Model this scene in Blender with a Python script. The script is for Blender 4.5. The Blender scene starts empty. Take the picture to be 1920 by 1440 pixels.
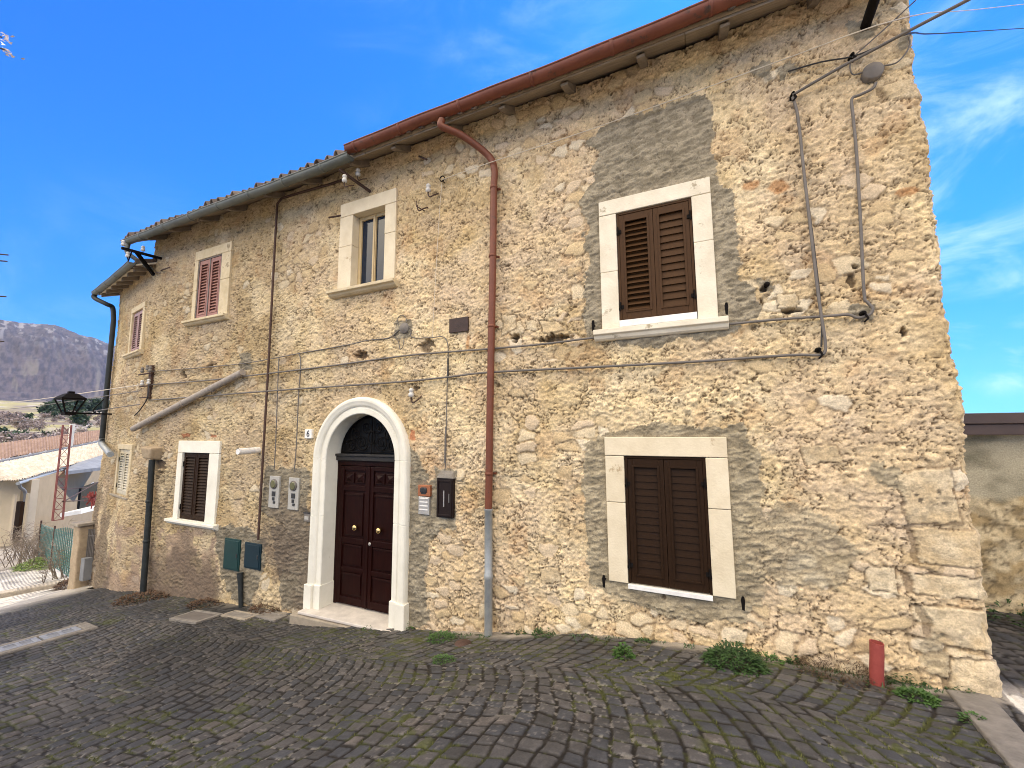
import bpy, bmesh, math, random
import numpy as np
from mathutils import Vector, Matrix
random.seed(7)
SC = bpy.context.scene
COL = SC.collection
R = math.radians

# ------------------------------------------------------------------ camera
F, TH, PI_, RO = 780.0, 0.437367, 0.11125, -0.0055953
CAM = np.array([0.0, -4.8, 1.6])
fwd = np.array([-math.sin(TH)*math.cos(PI_), math.cos(TH)*math.cos(PI_), math.sin(PI_)])
rgt = np.array([math.cos(TH), math.sin(TH), 0.0])
upv = np.cross(rgt, fwd)
cR, sR = math.cos(RO), math.sin(RO)
AX = cR*rgt + sR*upv
AY = -sR*rgt + cR*upv
cd = bpy.data.cameras.new('camera')
cam = bpy.data.objects.new('camera', cd); COL.objects.link(cam)
cd.sensor_fit = 'HORIZONTAL'; cd.sensor_width = 36.0; cd.lens = F/1920*36
cd.clip_start = 0.05; cd.clip_end = 20000
M = Matrix.Identity(4)
for i in range(3):
    M[i][0] = AX[i]; M[i][1] = AY[i]; M[i][2] = -fwd[i]; M[i][3] = CAM[i]
cam.matrix_world = M
SC.camera = cam

# ------------------------------------------------------------------ light
SUN_AZ, SUN_EL = R(2), R(50)
SC.view_settings.view_transform = 'Standard'; SC.view_settings.look = 'None'
SC.cycles.filter_width = 1.0
SC.view_settings.gamma = 1.0; SC.view_settings.exposure = 1.0
sd = bpy.data.lights.new('sun', 'SUN'); sun = bpy.data.objects.new('sun', sd); COL.objects.link(sun)
sd.energy = 3.2; sd.angle = R(0.5); sd.color = (1.0, 0.94, 0.86)
S = Vector((math.sin(SUN_AZ)*math.cos(SUN_EL), math.cos(SUN_AZ)*math.cos(SUN_EL), math.sin(SUN_EL)))
sun.rotation_euler = S.to_track_quat('Z', 'Y').to_euler()
sun.location = (0, 0, 30)

W = bpy.data.worlds.new('World'); SC.world = W; W.use_nodes = True
nt = W.node_tree; N = nt.nodes; L = nt.links
for n in list(N): N.remove(n)
def nn(t, **k):
    n = N.new(t)
    for a, b in k.items(): setattr(n, a, b)
    return n
out = nn('ShaderNodeOutputWorld'); bg = nn('ShaderNodeBackground')
sky = nn('ShaderNodeTexSky', sky_type='NISHITA', sun_disc=False)
sky.sun_elevation = SUN_EL; sky.sun_rotation = SUN_AZ; sky.altitude = 1200
sky.air_density = 1.0; sky.dust_density = 0.3; sky.ozone_density = 2.5
def math_(op, a, b=None, c=None, clamp=False):
    n = nn('ShaderNodeMath', operation=op); n.use_clamp = clamp
    for i, x in enumerate((a, b, c)):
        if x is None: continue
        if isinstance(x, (int, float)): n.inputs[i].default_value = x
        else: L.new(x, n.inputs[i])
    return n.outputs[0]
def sstep(x, lo, hi):
    n = nn('ShaderNodeMapRange', interpolation_type='SMOOTHSTEP')
    n.inputs[1].default_value = lo; n.inputs[2].default_value = hi
    L.new(x, n.inputs[0]); return n.outputs[0]
def mixc(f, a, b, bt='MIX'):
    n = nn('ShaderNodeMix', data_type='RGBA', blend_type=bt)
    for s, x in ((0, f), (6, a), (7, b)):
        if isinstance(x, (int, float)): n.inputs[s].default_value = x
        elif isinstance(x, tuple): n.inputs[s].default_value = x
        else: L.new(x, n.inputs[s])
    return n.outputs[2]
tc = nn('ShaderNodeTexCoord')
sep = nn('ShaderNodeSeparateXYZ'); L.new(tc.outputs['Generated'], sep.inputs[0])
tint0 = mixc(1.0, sky.outputs[0], (0.14, 0.72, 1.55, 1), 'MULTIPLY')
tint = mixc(sstep(sep.outputs[2], 0.42, -0.05), tint0, mixc(1.0, sky.outputs[0], (0.16, 0.50, .90, 1), 'MULTIPLY'))
# wispy cirrus and an unseen bright cloud bank added behind the camera to light the facade
def noise(scale, detail, rough, dist, stretch):
    mp = nn('ShaderNodeMapping'); mp.inputs['Scale'].default_value = stretch
    L.new(tc.outputs['Generated'], mp.inputs[0])
    n = nn('ShaderNodeTexNoise'); n.inputs['Scale'].default_value = scale; n.inputs['Detail'].default_value = detail
    n.inputs['Roughness'].default_value = rough; n.inputs['Distortion'].default_value = dist
    L.new(mp.outputs[0], n.inputs[0]); return n.outputs[0]
def dot(v, pw):
    n = nn('ShaderNodeVectorMath', operation='DOT_PRODUCT'); L.new(tc.outputs['Generated'], n.inputs[0])
    n.inputs[1].default_value = v; return n.outputs['Value']
def pxdir(px, py):
    x = (px-960)/F; y = -(py-720)/F
    d = fwd + x*AX + y*AY
    return d/np.linalg.norm(d)
wisp = sstep(noise(3.4, 9, 0.62, 0.9, (1.0, 1.6, 2.2)), 0.44, 0.78)
near = None
for (px, py, lo, hi, am) in ((1860, 330, 0.955, 0.998, .75), (1960, 560, 0.985, 0.9995, .5), (930, 60, 0.93, 0.998, .12), (1880, 670, .9975, .9999, .9), (300, 700, .93, .999, .14)):
    m = math_('MULTIPLY', sstep(dot(tuple(pxdir(px, py)), 1), lo, hi), am)
    near = m if near is None else math_('MAXIMUM', near, m)
wf = math_('MULTIPLY', wisp, near, clamp=True)
c1 = mixc(wf, tint, (5.6, 7.2, 9.4, 1))
fill_noise = sstep(noise(2.2, 8, 0.55, 0.3, (1, 1, 1.5)), 0.36, 0.60)
back = sstep(sep.outputs[1], 0.05, -0.35)
upm = sstep(sep.outputs[2], 0.10, 0.55)
cf = math_('MULTIPLY', math_('MULTIPLY', fill_noise, back), upm, clamp=True)
FILL_CLOUD = 39.0
c2 = mixc(cf, c1, (FILL_CLOUD, FILL_CLOUD*0.87, FILL_CLOUD*0.66, 1))
L.new(c2, bg.inputs[0]); bg.inputs[1].default_value = 0.1
L.new(bg.outputs[0], out.inputs[0])

# ------------------------------------------------------------------ pixel helpers
def ray(px, py): return fwd + (px-960)/F*AX - (py-720)/F*AY
def plane_hit(p, P0, n):
    d = ray(*p); t = ((P0-CAM)@n)/(d@n); return CAM+t*d
BR = -11.2
SA = R(10.5)
P0 = np.array([BR, 0., 0.]); n2 = np.array([-math.sin(SA), -math.cos(SA), 0]); d2 = np.array([-math.cos(SA), math.sin(SA), 0])
def WU(p, o=0.0):                    # (u,z) on the main facade plane, o metres in front of it
    h = plane_hit(p, np.array([0., -o, 0.]), np.array([0., -1., 0.])); return float(h[0]), float(h[2])
def WU2(p, o=0.0):
    h = plane_hit(p, P0+n2*o, n2); return float(-((h-P0)@d2)), float(h[2])
def W3(p, o=0.03):
    u, z = WU(p, o); return (u, -o, z)
def RD(px, py, dist):
    d = ray(px, py); t = dist/math.hypot(d[0], d[1]); return CAM+t*d
fr1 = lambda u, o, z: (u, -o, z)
def fr2(u, o, z):
    p = P0 - d2*u + n2*o; return (float(p[0]), float(p[1]), z)

# ------------------------------------------------------------------ ground height
bx = np.array([-60, -40, -26, -17, -15, -14.1, -13.5, -12.5, -10.43, -6.91, -5.77, -3.77, -2.6, -1.34, -.05, 1.97, 6, 20])
bz = np.array([-5.2, -4.2, -3., -2.46, -2.26, -2.14, -2.03, -1.87, -1.6, -1.31, -1.27, -1.07, -.9, -.66, -.54, -.52, -.47, -.4])
def gz(x, y):
    x = np.asarray(x, float); y = np.asarray(y, float)
    b = np.interp(x, bx, bz); s = np.interp(x, [-14, -12, -7, -2], [-.05, .0, .05, .11])
    return b + s*np.clip(-y, 0, 7)
def G(p):
    d = ray(*p); lo, hi = .3, 120
    for i in range(60):
        t = (lo+hi)/2; P = CAM+t*d
        if P[2] > gz(P[0], P[1]): lo = t
        else: hi = t
    return P

# ------------------------------------------------------------------ numpy noise
def h2(ix, iy, seed):
    n = (ix.astype(np.int64)*374761393 + iy.astype(np.int64)*668265263 + seed*982451653) & 0xffffffff
    n = ((n ^ (n >> 13))*1274126177) & 0xffffffff
    n = ((n ^ (n >> 16))*2246822519) & 0xffffffff
    return ((n ^ (n >> 15)) & 0xffffff)/float(0xffffff)
def vn(x, y, seed=0):
    ix = np.floor(x); iy = np.floor(y); fx = x-ix; fy = y-iy
    fx = fx*fx*fx*(fx*(fx*6-15)+10); fy = fy*fy*fy*(fy*(fy*6-15)+10)
    a = h2(ix, iy, seed); b = h2(ix+1, iy, seed); c = h2(ix, iy+1, seed); d = h2(ix+1, iy+1, seed)
    return (a+(b-a)*fx)*(1-fy)+(c+(d-c)*fx)*fy
def fbm(x, y, o=4, seed=0, g=.5):
    t = 0; a = 1; s = 0
    for i in range(o):
        t = t+a*vn(x*2**i+i*17.3, y*2**i+i*9.1, seed+i); s += a; a *= g
    return t/s
def worley(x, y, seed=0, jit=.9):
    ix = np.floor(x); iy = np.floor(y)
    f1 = np.full(x.shape, 9.); f2 = f1.copy(); cid = np.zeros(x.shape); cx = np.zeros(x.shape); cy = np.zeros(x.shape)
    for i in (-1, 0, 1):
        for j in (-1, 0, 1):
            jx = ix+i; jy = iy+j
            px = jx+.5+(h2(jx, jy, seed)-.5)*jit; py = jy+.5+(h2(jx, jy, seed+1)-.5)*jit
            d = np.hypot(px-x, py-y); r = h2(jx, jy, seed+2)
            c = d < f1
            f2 = np.where(c, f1, np.minimum(f2, d))
            cid = np.where(c, r, cid); cx = np.where(c, px, cx); cy = np.where(c, py, cy); f1 = np.where(c, d, f1)
    return f1, f2, cid, cx, cy
def ss(x, a, b):
    t = np.clip((x-a)/(b-a), 0, 1); return t*t*(3-2*t)
def inpoly(x, y, P):
    r = np.zeros(x.shape, bool); n = len(P)
    for i in range(n):
        x1, y1 = P[i]; x2, y2 = P[i-1]
        if y1 == y2: continue
        c = ((y1 > y) != (y2 > y)) & (x < (x2-x1)*(y-y1)/(y2-y1)+x1)
        r ^= c
    return r
def lerp(a, b, t): return a+(b-a)*t[..., None]

# ------------------------------------------------------------------ materials
MATS = {}
def mat(name, c, rough=.7, metal=0., var=.15, scale=8., bump=0., bscale=60., spec=.5, stretch=None, c2=None, coat=0., stain=None):
    m = bpy.data.materials.new(name); m.use_nodes = True; t = m.node_tree; b = t.nodes['Principled BSDF']
    b.inputs['Roughness'].default_value = rough; b.inputs['Metallic'].default_value = metal
    b.inputs['Specular IOR Level'].default_value = spec; b.inputs['Coat Weight'].default_value = coat
    co = t.nodes.new('ShaderNodeTexCoord'); mp = t.nodes.new('ShaderNodeMapping')
    t.links.new(co.outputs['Object'], mp.inputs[0])
    if stretch: mp.inputs['Scale'].default_value = stretch
    n = t.nodes.new('ShaderNodeTexNoise'); n.inputs['Scale'].default_value = scale; n.inputs['Detail'].default_value = 6
    n.inputs['Roughness'].default_value = .65
    t.links.new(mp.outputs[0], n.inputs[0])
    r = t.nodes.new('ShaderNodeValToRGB'); e = r.color_ramp.elements
    e[0].position = .3; e[1].position = .7
    lo = [x*(1-var) for x in c]; hi = [min(1, x*(1+var)) for x in c]
    if c2: lo = list(c); hi = list(c2)
    e[0].color = (*lo, 1); e[1].color = (*hi, 1)
    t.links.new(n.outputs[0], r.inputs[0])
    if stain:                                     # lichen and dirt blotches of their own shape
        n2_ = t.nodes.new('ShaderNodeTexNoise'); n2_.inputs['Scale'].default_value = stain[1]; n2_.inputs['Detail'].default_value = 8; n2_.inputs['Roughness'].default_value = .72
        t.links.new(mp.outputs[0], n2_.inputs[0])
        m2 = t.nodes.new('ShaderNodeMapRange'); m2.inputs[1].default_value = stain[2]; m2.inputs[2].default_value = stain[2]+.06; t.links.new(n2_.outputs[0], m2.inputs[0])
        mx = t.nodes.new('ShaderNodeMix'); mx.data_type = 'RGBA'; t.links.new(m2.outputs[0], mx.inputs[0]); t.links.new(r.outputs[0], mx.inputs[6]); mx.inputs[7].default_value = (*stain[0], 1)
        t.links.new(mx.outputs[2], b.inputs['Base Color'])
    else: t.links.new(r.outputs[0], b.inputs['Base Color'])
    if bump:
        nb = t.nodes.new('ShaderNodeTexNoise'); nb.inputs['Scale'].default_value = bscale; nb.inputs['Detail'].default_value = 5
        t.links.new(mp.outputs[0], nb.inputs[0])
        bp = t.nodes.new('ShaderNodeBump'); bp.inputs['Strength'].default_value = min(1, bump); bp.inputs['Distance'].default_value = .01
        t.links.new(nb.outputs[0], bp.inputs['Height']); t.links.new(bp.outputs[0], b.inputs['Normal'])
    MATS[name] = m; return m
def vmat(name, rough=.95, var=.25, scale=90., bump=.4, bdist=.004, attr='Col', spec=.2, object_var=0):
    m = bpy.data.materials.new(name); m.use_nodes = True; t = m.node_tree; b = t.nodes['Principled BSDF']
    b.inputs['Roughness'].default_value = rough; b.inputs['Specular IOR Level'].default_value = spec
    a = t.nodes.new('ShaderNodeAttribute'); a.attribute_name = attr
    co = t.nodes.new('ShaderNodeTexCoord')
    n = t.nodes.new('ShaderNodeTexNoise'); n.inputs['Scale'].default_value = scale; n.inputs['Detail'].default_value = 7; n.inputs['Roughness'].default_value = .7
    t.links.new(co.outputs['Object'], n.inputs[0])
    mr = t.nodes.new('ShaderNodeMapRange'); mr.inputs[1].default_value = .25; mr.inputs[2].default_value = .75
    mr.inputs[3].default_value = 1-var; mr.inputs[4].default_value = 1+var
    t.links.new(n.outputs[0], mr.inputs[0])
    v = t.nodes.new('ShaderNodeVectorMath'); v.operation = 'SCALE'
    t.links.new(a.outputs['Color'], v.inputs[0]); t.links.new(mr.outputs[0], v.inputs['Scale'])
    t.links.new(v.outputs[0], b.inputs['Base Color'])
    if bump:
        bp = t.nodes.new('ShaderNodeBump'); bp.inputs['Strength'].default_value = bump; bp.inputs['Distance'].default_value = bdist
        t.links.new(n.outputs[0], bp.inputs['Height']); t.links.new(bp.outputs[0], b.inputs['Normal'])
    MATS[name] = m; return m
vmat('render_stone', var=.36, scale=60, bump=.9, bdist=.012); vmat('cobble', rough=.75, var=.3, scale=70, bump=.35, spec=.35)
vmat('tile', rough=.9, var=.3, scale=25, bump=.3)
vmat('land', rough=1, var=.15, scale=.02, bump=0)
mat('cream_stone', (.58, .485, .33), .85, scale=3, c2=(.72, .63, .46), bump=.3, bscale=45, stain=((.40, .30, .18), 4, .61))
mat('worn_stone', (.46, .37, .22), .9, bump=.35, bscale=40, scale=5, c2=(.62, .52, .35), stain=((.26, .20, .12), 5, .60))
mat('white_stone', (.60, .53, .40), .85, bump=.3, bscale=40, c2=(.76, .69, .55), scale=4, stain=((.36, .30, .20), 5, .60))
mat('white_plaster', (.64, .61, .51), .8, bump=.2, bscale=30, c2=(.76, .73, .63), scale=3, stain=((.50, .44, .33), 6, .64))
mat('marble', (.42, .38, .34), .6, bump=.15, c2=(.60, .55, .49), scale=7)
mat('grey_stone', (.20, .17, .13), .9, bump=.4, c2=(.34, .29, .22), scale=8)
mat('concrete', (.13, .117, .10), .95, bump=.5, c2=(.24, .215, .185), scale=9)
mat('brown_shutter', (.056, .026, .0095), .6, var=.12, scale=30, bump=.04, bscale=120, spec=.15)
mat('dark_shutter', (.021, .0095, .0036), .6, var=.15, scale=30, bump=.05, spec=.12)
mat('pink_shutter', (.29, .135, .105), .6, var=.15, scale=20, bump=.05)
mat('shutter_edge', (.09, .065, .05), .5)
mat('cream_shutter', (.50, .45, .34), .6)
mat('mauve_shutter', (.34, .22, .21), .6)
mat('mahogany', (.008, .0018, .0013), .42, c2=(.019, .0042, .0028), scale=6, stretch=(6, 6, .6), bump=.05, spec=.09)
mat('black_wood', (.010, .007, .005), .6, var=.3, bump=.1)
mat('iron', (.008, .0065, .006), .8, spec=.12, var=.3, bump=.1, metal=.2)
mat('rust_iron', (.06, .03, .02), .8, var=.4, scale=20, bump=.3)
mat('brass', (.62, .45, .20), .25, metal=1.)
mat('white_paint', (.72, .70, .66), .5)
mat('cream_wood', (.50, .38, .20), .55, var=.12)
mat('red_gutter', (.125, .036, .019), .5, c2=(.185, .058, .032), scale=5, bump=.15, spec=.35, stain=((.07, .035, .025), 7, .58))
mat('red_pipe', (.125, .038, .018), .5, c2=(.175, .054, .027), scale=5, bump=.15, spec=.35, stain=((.075, .04, .028), 7, .60))
mat('grey_gutter', (.085, .095, .085), .5, c2=(.13, .14, .125), scale=4, bump=.1, metal=.2)
mat('zinc', (.26, .28, .28), .5, c2=(.38, .39, .38), scale=10, metal=.4, bump=.1)
mat('dark_pipe', (.014, .017, .017), .55, spec=.25, c2=(.028, .032, .032), scale=6)
mat('grey_pipe', (.24, .20, .17), .8, c2=(.34, .30, .25), scale=12, bump=.2)
mat('old_wood', (.20, .15, .10), .9, c2=(.36, .29, .21), scale=5, stretch=(1, 8, 8), bump=.4, bscale=20)
mat('wood_end', (.15, .12, .085), .9, c2=(.25, .2, .15), scale=8, bump=.4)
mat('mortar', (.27, .20, .125), .95, c2=(.40, .31, .20), scale=10, bump=.5, bscale=25)
mat('cable_grey', (.12, .105, .092), .6, var=.2)
mat('cable_dark', (.020, .018, .018), .6)
mat('cable_white', (.55, .48, .38), .6)
mat('cable_pink', (.45, .27, .25), .6)
mat('box_grey', (.17, .15, .13), .8, bump=.2)
mat('ceramic', (.52, .50, .46), .3, var=.05, spec=.6)
mat('grey_metal', (.36, .345, .31), .5, var=.10, stain=((.24, .21, .17), 9, .62))
mat('dark_plastic', (.02, .02, .022), .35)
mat('olive_glass', (.10, .10, .05), .15)
mat('hatch_green', (.008, .030, .029), .5, spec=.25, c2=(.012, .042, .040), scale=5)
mat('hatch_blue', (.006, .018, .027), .5, spec=.25, c2=(.009, .026, .036), scale=5)
mat('copper', (.40, .15, .07), .45, metal=.6)
mat('silver', (.52, .50, .47), .35, metal=.7)
mat('box_black', (.014, .008, .007), .5, spec=.2)
mat('rust_plate', (.035, .017, .013), .7, var=.4, scale=15, bump=.2)
mat('red_plastic', (.22, .032, .026), .7, c2=(.29, .055, .042), scale=15)
mat('red_paint', (.22, .065, .05), .6, var=.3, scale=10)
mat('glass_dark', (.006, .005, .0045), .4, var=.1, spec=.15)
mat('pane', (.010, .018, .035), .05, var=.2, spec=.35)
mat('leaf', (.030, .075, .012), .6, c2=(.06, .13, .022), scale=14)
mat('leaf_dark', (.018, .05, .010), .6, c2=(.04, .085, .018), scale=14)
mat('grass_sun', (.11, .17, .03), .7, c2=(.19, .25, .05), scale=6)
mat('moss', (.05, .06, .012), .9, c2=(.09, .095, .02), scale=10)
mat('dry_grass', (.05, .030, .016), .9, c2=(.10, .06, .03), scale=20)
mat('dead_leaf', (.05, .028, .016), .9, c2=(.11, .06, .03), scale=20)
mat('bark', (.06, .045, .035), .9, c2=(.11, .085, .07), scale=20, bump=.3)
mat('petal', (.80, .74, .76), .6)
mat('pine', (.016, .036, .014), .8, c2=(.035, .065, .022), scale=.8)
mat('bare_bush', (.19, .145, .12), .9, c2=(.34, .27, .24), scale=.8)
mat('pale_bush', (.44, .38, .36), .9, c2=(.60, .54, .52), scale=.8)
mat('tan_shade_plaster', (.26, .195, .11), .95, c2=(.33, .25, .15), scale=1.5, bump=.2)
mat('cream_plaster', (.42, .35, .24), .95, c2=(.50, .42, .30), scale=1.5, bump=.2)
mat('green_net', (.10, .185, .165), .9)
mat('twig', (.13, .095, .065), .9, c2=(.23, .18, .13), scale=6)
mat('fascia', (.045, .026, .020), .5, c2=(.075, .045, .035), scale=3)
mat('old_plaster', (.20, .175, .115), .95, c2=(.38, .33, .22), scale=1.6, bump=.4, bscale=14)
mat('cast_iron', (.20, .21, .23), .6, c2=(.30, .31, .33), scale=10, bump=.2, metal=.2)
mat('slate_grey', (.12, .125, .13), .8, c2=(.20, .205, .21), scale=2)

# ------------------------------------------------------------------ object helpers
def root_empty(name, label, cat, loc, group=None, kind=None):
    o = bpy.data.objects.new(name, None); COL.objects.link(o); o.location = loc; o.empty_display_size = .1
    o['label'] = label; o['category'] = cat
    if group: o['group'] = group
    return o
def tag(o, label=None, cat=None, group=None, kind=None):
    if label: o['label'] = label
    if cat: o['category'] = cat
    if group: o['group'] = group
    if kind: o['kind'] = kind
    return o
def absloc(o):
    v = Vector(o.location)
    while o.parent: o = o.parent; v += Vector(o.location)
    return v
class MB:
    def __init__(s, fr=None): s.v = []; s.f = []; s.sm = []; s.fr = fr or (lambda x, y, z: (x, y, z))
    def add(s, v, f, smooth=False):
        k = len(s.v); s.v += [tuple(map(float, s.fr(*p))) for p in v]
        s.f += [tuple(i+k for i in q) for q in f]; s.sm += [smooth]*len(f); return s
    def box(s, x0, x1, y0, y1, z0, z1):
        return s.add([(x0, y0, z0), (x1, y0, z0), (x1, y1, z0), (x0, y1, z0), (x0, y0, z1), (x1, y0, z1), (x1, y1, z1), (x0, y1, z1)],
              [(0, 3, 2, 1), (4, 5, 6, 7), (0, 1, 5, 4), (1, 2, 6, 5), (2, 3, 7, 6), (3, 0, 4, 7)])
    def hexa(s, b, t):      # bottom quad, top quad
        return s.add(list(b)+list(t), [(0, 3, 2, 1), (4, 5, 6, 7), (0, 1, 5, 4), (1, 2, 6, 5), (2, 3, 7, 6), (3, 0, 4, 7)])
    def bar(s, a, b, w, h, upd=(0, 0, 1)):
        a = np.array(a, float); b = np.array(b, float); d = b-a; d /= np.linalg.norm(d)
        x = np.cross(d, upd); x = x/max(1e-6, np.linalg.norm(x)); y = np.cross(x, d)
        q = lambda p: [tuple(p+x*w/2*i+y*h/2*j) for i, j in ((-1, -1), (1, -1), (1, 1), (-1, 1))]
        return s.hexa(q(a), q(b))
    def tube(s, pts, r, seg=10, cap=True, smooth=True):
        P = [np.array(p, float) for p in pts]; n = len(P); rr = r if isinstance(r, (list, tuple)) else [r]*n
        V = []; prev = None
        for i in range(n):
            d = P[min(i+1, n-1)]-P[max(i-1, 0)]; d = d/max(1e-9, np.linalg.norm(d))
            if prev is None:
                a = np.array([0, 0, 1.]) if abs(d[2]) < .9 else np.array([1., 0, 0]); x = np.cross(a, d)
            else: x = prev-d*(prev@d)
            x = x/np.linalg.norm(x); prev = x; y = np.cross(d, x)
            for k in range(seg):
                t = 2*math.pi*k/seg; V.append(tuple(P[i]+rr[i]*(math.cos(t)*x+math.sin(t)*y)))
        Fc = [(i*seg+k, i*seg+(k+1) % seg, (i+1)*seg+(k+1) % seg, (i+1)*seg+k) for i in range(n-1) for k in range(seg)]
        s.add(V, Fc, smooth)
        if cap: s.add(V[:seg], [tuple(range(seg))[::-1]]); s.add(V[-seg:], [tuple(range(seg))])
        return s
    def lathe(s, o, axis, prof, seg=16, smooth=True):    # prof: (dist along axis, radius)
        a = np.array(axis, float); a /= np.linalg.norm(a)
        return s.tube([np.array(o, float)+a*d for d, r in prof], [max(r, 1e-4) for d, r in prof], seg, True, smooth) if all(prof[i][0] != prof[i+1][0] for i in range(len(prof)-1)) else None
    def prism(s, poly, y0, y1):  # poly in (x,z)
        n = len(poly); V = [(x, y0, z) for x, z in poly]+[(x, y1, z) for x, z in poly]
        return s.add(V, [tuple(range(n)), tuple(range(n, 2*n))[::-1]]+[(i, (i+1) % n, n+(i+1) % n, n+i) for i in range(n)])
    def build(s, name, m, parent=None, bevel=0., recalc=True):
        off = absloc(parent) if parent else Vector((0, 0, 0))
        me = bpy.data.meshes.new(name); me.from_pydata([tuple(Vector(p)-off) for p in s.v], [], s.f)
        me.polygons.foreach_set('use_smooth', s.sm)
        if recalc:
            b = bmesh.new(); b.from_mesh(me); bmesh.ops.recalc_face_normals(b, faces=b.faces[:]); b.to_mesh(me); b.free()
        me.materials.append(MATS[m] if isinstance(m, str) else m)
        o = bpy.data.objects.new(name, me); COL.objects.link(o); o.parent = parent
        if bevel:
            bv = o.modifiers.new('bevel', 'BEVEL'); bv.width = bevel; bv.segments = 2; bv.limit_method = 'ANGLE'
        return o
    def thing(s, name, m, label, cat, group=None, bevel=0.):
        c = np.array(s.v); c = Vector(((c[:, 0].min()+c[:, 0].max())/2, (c[:, 1].min()+c[:, 1].max())/2, c[:, 2].min()))
        o = s.build(name, m, None, bevel); o.data.transform(Matrix.Translation(-c)); o.location = c
        return tag(o, label, cat, group)
def grid_mesh(name, X, Y, Z, m, col=None, keep=None, smooth=True, parent=None):
    nr, nc = X.shape
    co = np.stack([X, Y, Z], -1).reshape(-1, 3)
    if parent: co = co-np.array(absloc(parent))
    i = np.arange(nr*nc).reshape(nr, nc)
    q = np.stack([i[:-1, :-1], i[:-1, 1:], i[1:, 1:], i[1:, :-1]], -1)
    if keep is not None: q = q[keep]
    q = q.reshape(-1, 4)
    used = np.zeros(nr*nc, bool); used[q.ravel()] = True
    rm = np.cumsum(used)-1; q = rm[q]; co = co[used]
    me = bpy.data.meshes.new(name); me.vertices.add(len(co)); me.vertices.foreach_set('co', co.astype(np.float32).ravel())
    me.loops.add(q.size); me.loops.foreach_set('vertex_index', q.astype(np.int32).ravel())
    me.polygons.add(len(q)); me.polygons.foreach_set('loop_start', np.arange(0, q.size, 4, dtype=np.int32))
    me.polygons.foreach_set('use_smooth', np.full(len(q), smooth))
    me.update(calc_edges=True)
    if col is not None:
        a = me.attributes.new('Col', 'FLOAT_COLOR', 'POINT')
        c = np.concatenate([col.reshape(-1, 3)[used], np.ones((len(co), 1))], 1); a.data.foreach_set('color', c.astype(np.float32).ravel())
    me.validate()
    me.materials.append(MATS[m]); o = bpy.data.objects.new(name, me); COL.objects.link(o); o.parent = parent
    return o
def smooth_path(pts, n=6):
    P = [np.array(p, float) for p in pts]; out = []
    P = [2*P[0]-P[1]]+P+[2*P[-1]-P[-2]]
    for i in range(1, len(P)-2):
        for k in range(n):
            t = k/n
            out.append(.5*((2*P[i])+(-P[i-1]+P[i+1])*t+(2*P[i-1]-5*P[i]+4*P[i+1]-P[i+2])*t*t+(-P[i-1]+3*P[i]-3*P[i+1]+P[i+2])*t**3))
    out.append(P[-2]); return out

# ================================================================== GROUND
# cobbled street: displaced sheet
def seglin(*a): return np.unique(np.concatenate(a))
xs = np.concatenate([-20+np.cumsum(np.linspace(.09, .04, 110)), ])
xs = xs[xs < -12.6]
a = [-12.6]
while a[-1] < 2.25:
    a.append(a[-1]+np.interp(a[-1], [-12.6, -8, -5.5, -4.4, 2.25], [.021, .0135, .0105, .0085, .0085]))
xs = np.concatenate([xs, a, np.arange(2.27, 5.2, .03)])
ys = np.concatenate([np.arange(-5.4, -3.9, .06), np.arange(-3.9, .16, .0090), np.arange(.17, 3.6, .03)])
X, Y = np.meshgrid(xs, ys)
def cobble(X, Y):
    wx = X+(fbm(X*1.7, Y*1.7, 2, 3)-.5)*.09+(fbm(X*9, Y*9, 2, 5)-.5)*.028; wy = Y+(fbm(X*1.7+9, Y*1.7, 2, 4)-.5)*.09+(fbm(X*9, Y*9, 2, 6)-.5)*.028
    Wb = 2.8; Rr = 2.5; bay = np.floor((wy+2.35)/Wb+.5); xm = wy+2.35-bay*Wb
    ang = np.arcsin(np.clip(xm/Rr, -.99, .99)); sv = .142
    v = (wx-np.sqrt(np.maximum(Rr**2-xm**2, .01)))/sv + bay*.37
    row = np.floor(v); fv = v-row
    su = .142*(.85+.3*h2(row, bay, 11))
    uu = ang*Rr/su+h2(row, bay, 12)*.6
    ci = np.floor(uu); fu = uu-ci
    j = (h2(ci, row+bay*131, 13)-.5)*.25; j2 = (h2(ci+1, row+bay*131, 13)-.5)*.25
    lo = j; hi = 1+j2
    du = np.minimum(fu-lo*(fu < .5)-0*fu, 1-fu+0*fu); du = np.minimum(np.abs(fu-0), np.abs(1-fu))*su
    dv = np.minimum(fv, 1-fv)*sv*np.cos(ang)
    q = np.maximum(.022-du, 0); p = np.maximum(.022-dv, 0)
    sd = .022-np.hypot(q, p)                              # distance inside the rounded stone outline
    rid = h2(ci, row+bay*57, 21); rid2 = h2(ci, row+bay*57, 22); rid3 = h2(ci, row+bay*57, 23)
    return sd, rid, rid2, rid3, fu-.5, fv-.5
sdist, rid, rid2, rid3, fu, fv = cobble(X, Y)
jw = .0060+.013*fbm(X*3, Y*3, 2, 31)
stone = ss(sdist, jw-.004, jw+.007)
dome = ss(sdist, jw, jw+.018)
base = gz(X, Y)
rough_ = fbm(X*45, Y*45, 3, 41)
H = -.0085*(1-stone)+.002*dome+(rid-.5)*.004+(fu*(rid2-.5)+fv*(rid3-.5))*.007*stone+(rough_-.5)*.0045+(fbm(X*.9, Y*.9, 3, 44)-.5)*.05
c_a = np.array([.046, .044, .042]); c_b = np.array([.080, .074, .070]); c_c = np.array([.044, .046, .051])
colg = lerp(c_a, c_b, rid); colg = lerp(colg, c_c+0*colg, (rid2 > .62)*.8)
colg = lerp(colg, np.array([.15, .125, .105])+0*colg, (rid3 > .95)*.35)
colg = colg*(1+(fbm(X*14, Y*14, 3, 45)-.5)[..., None]*.7)
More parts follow.
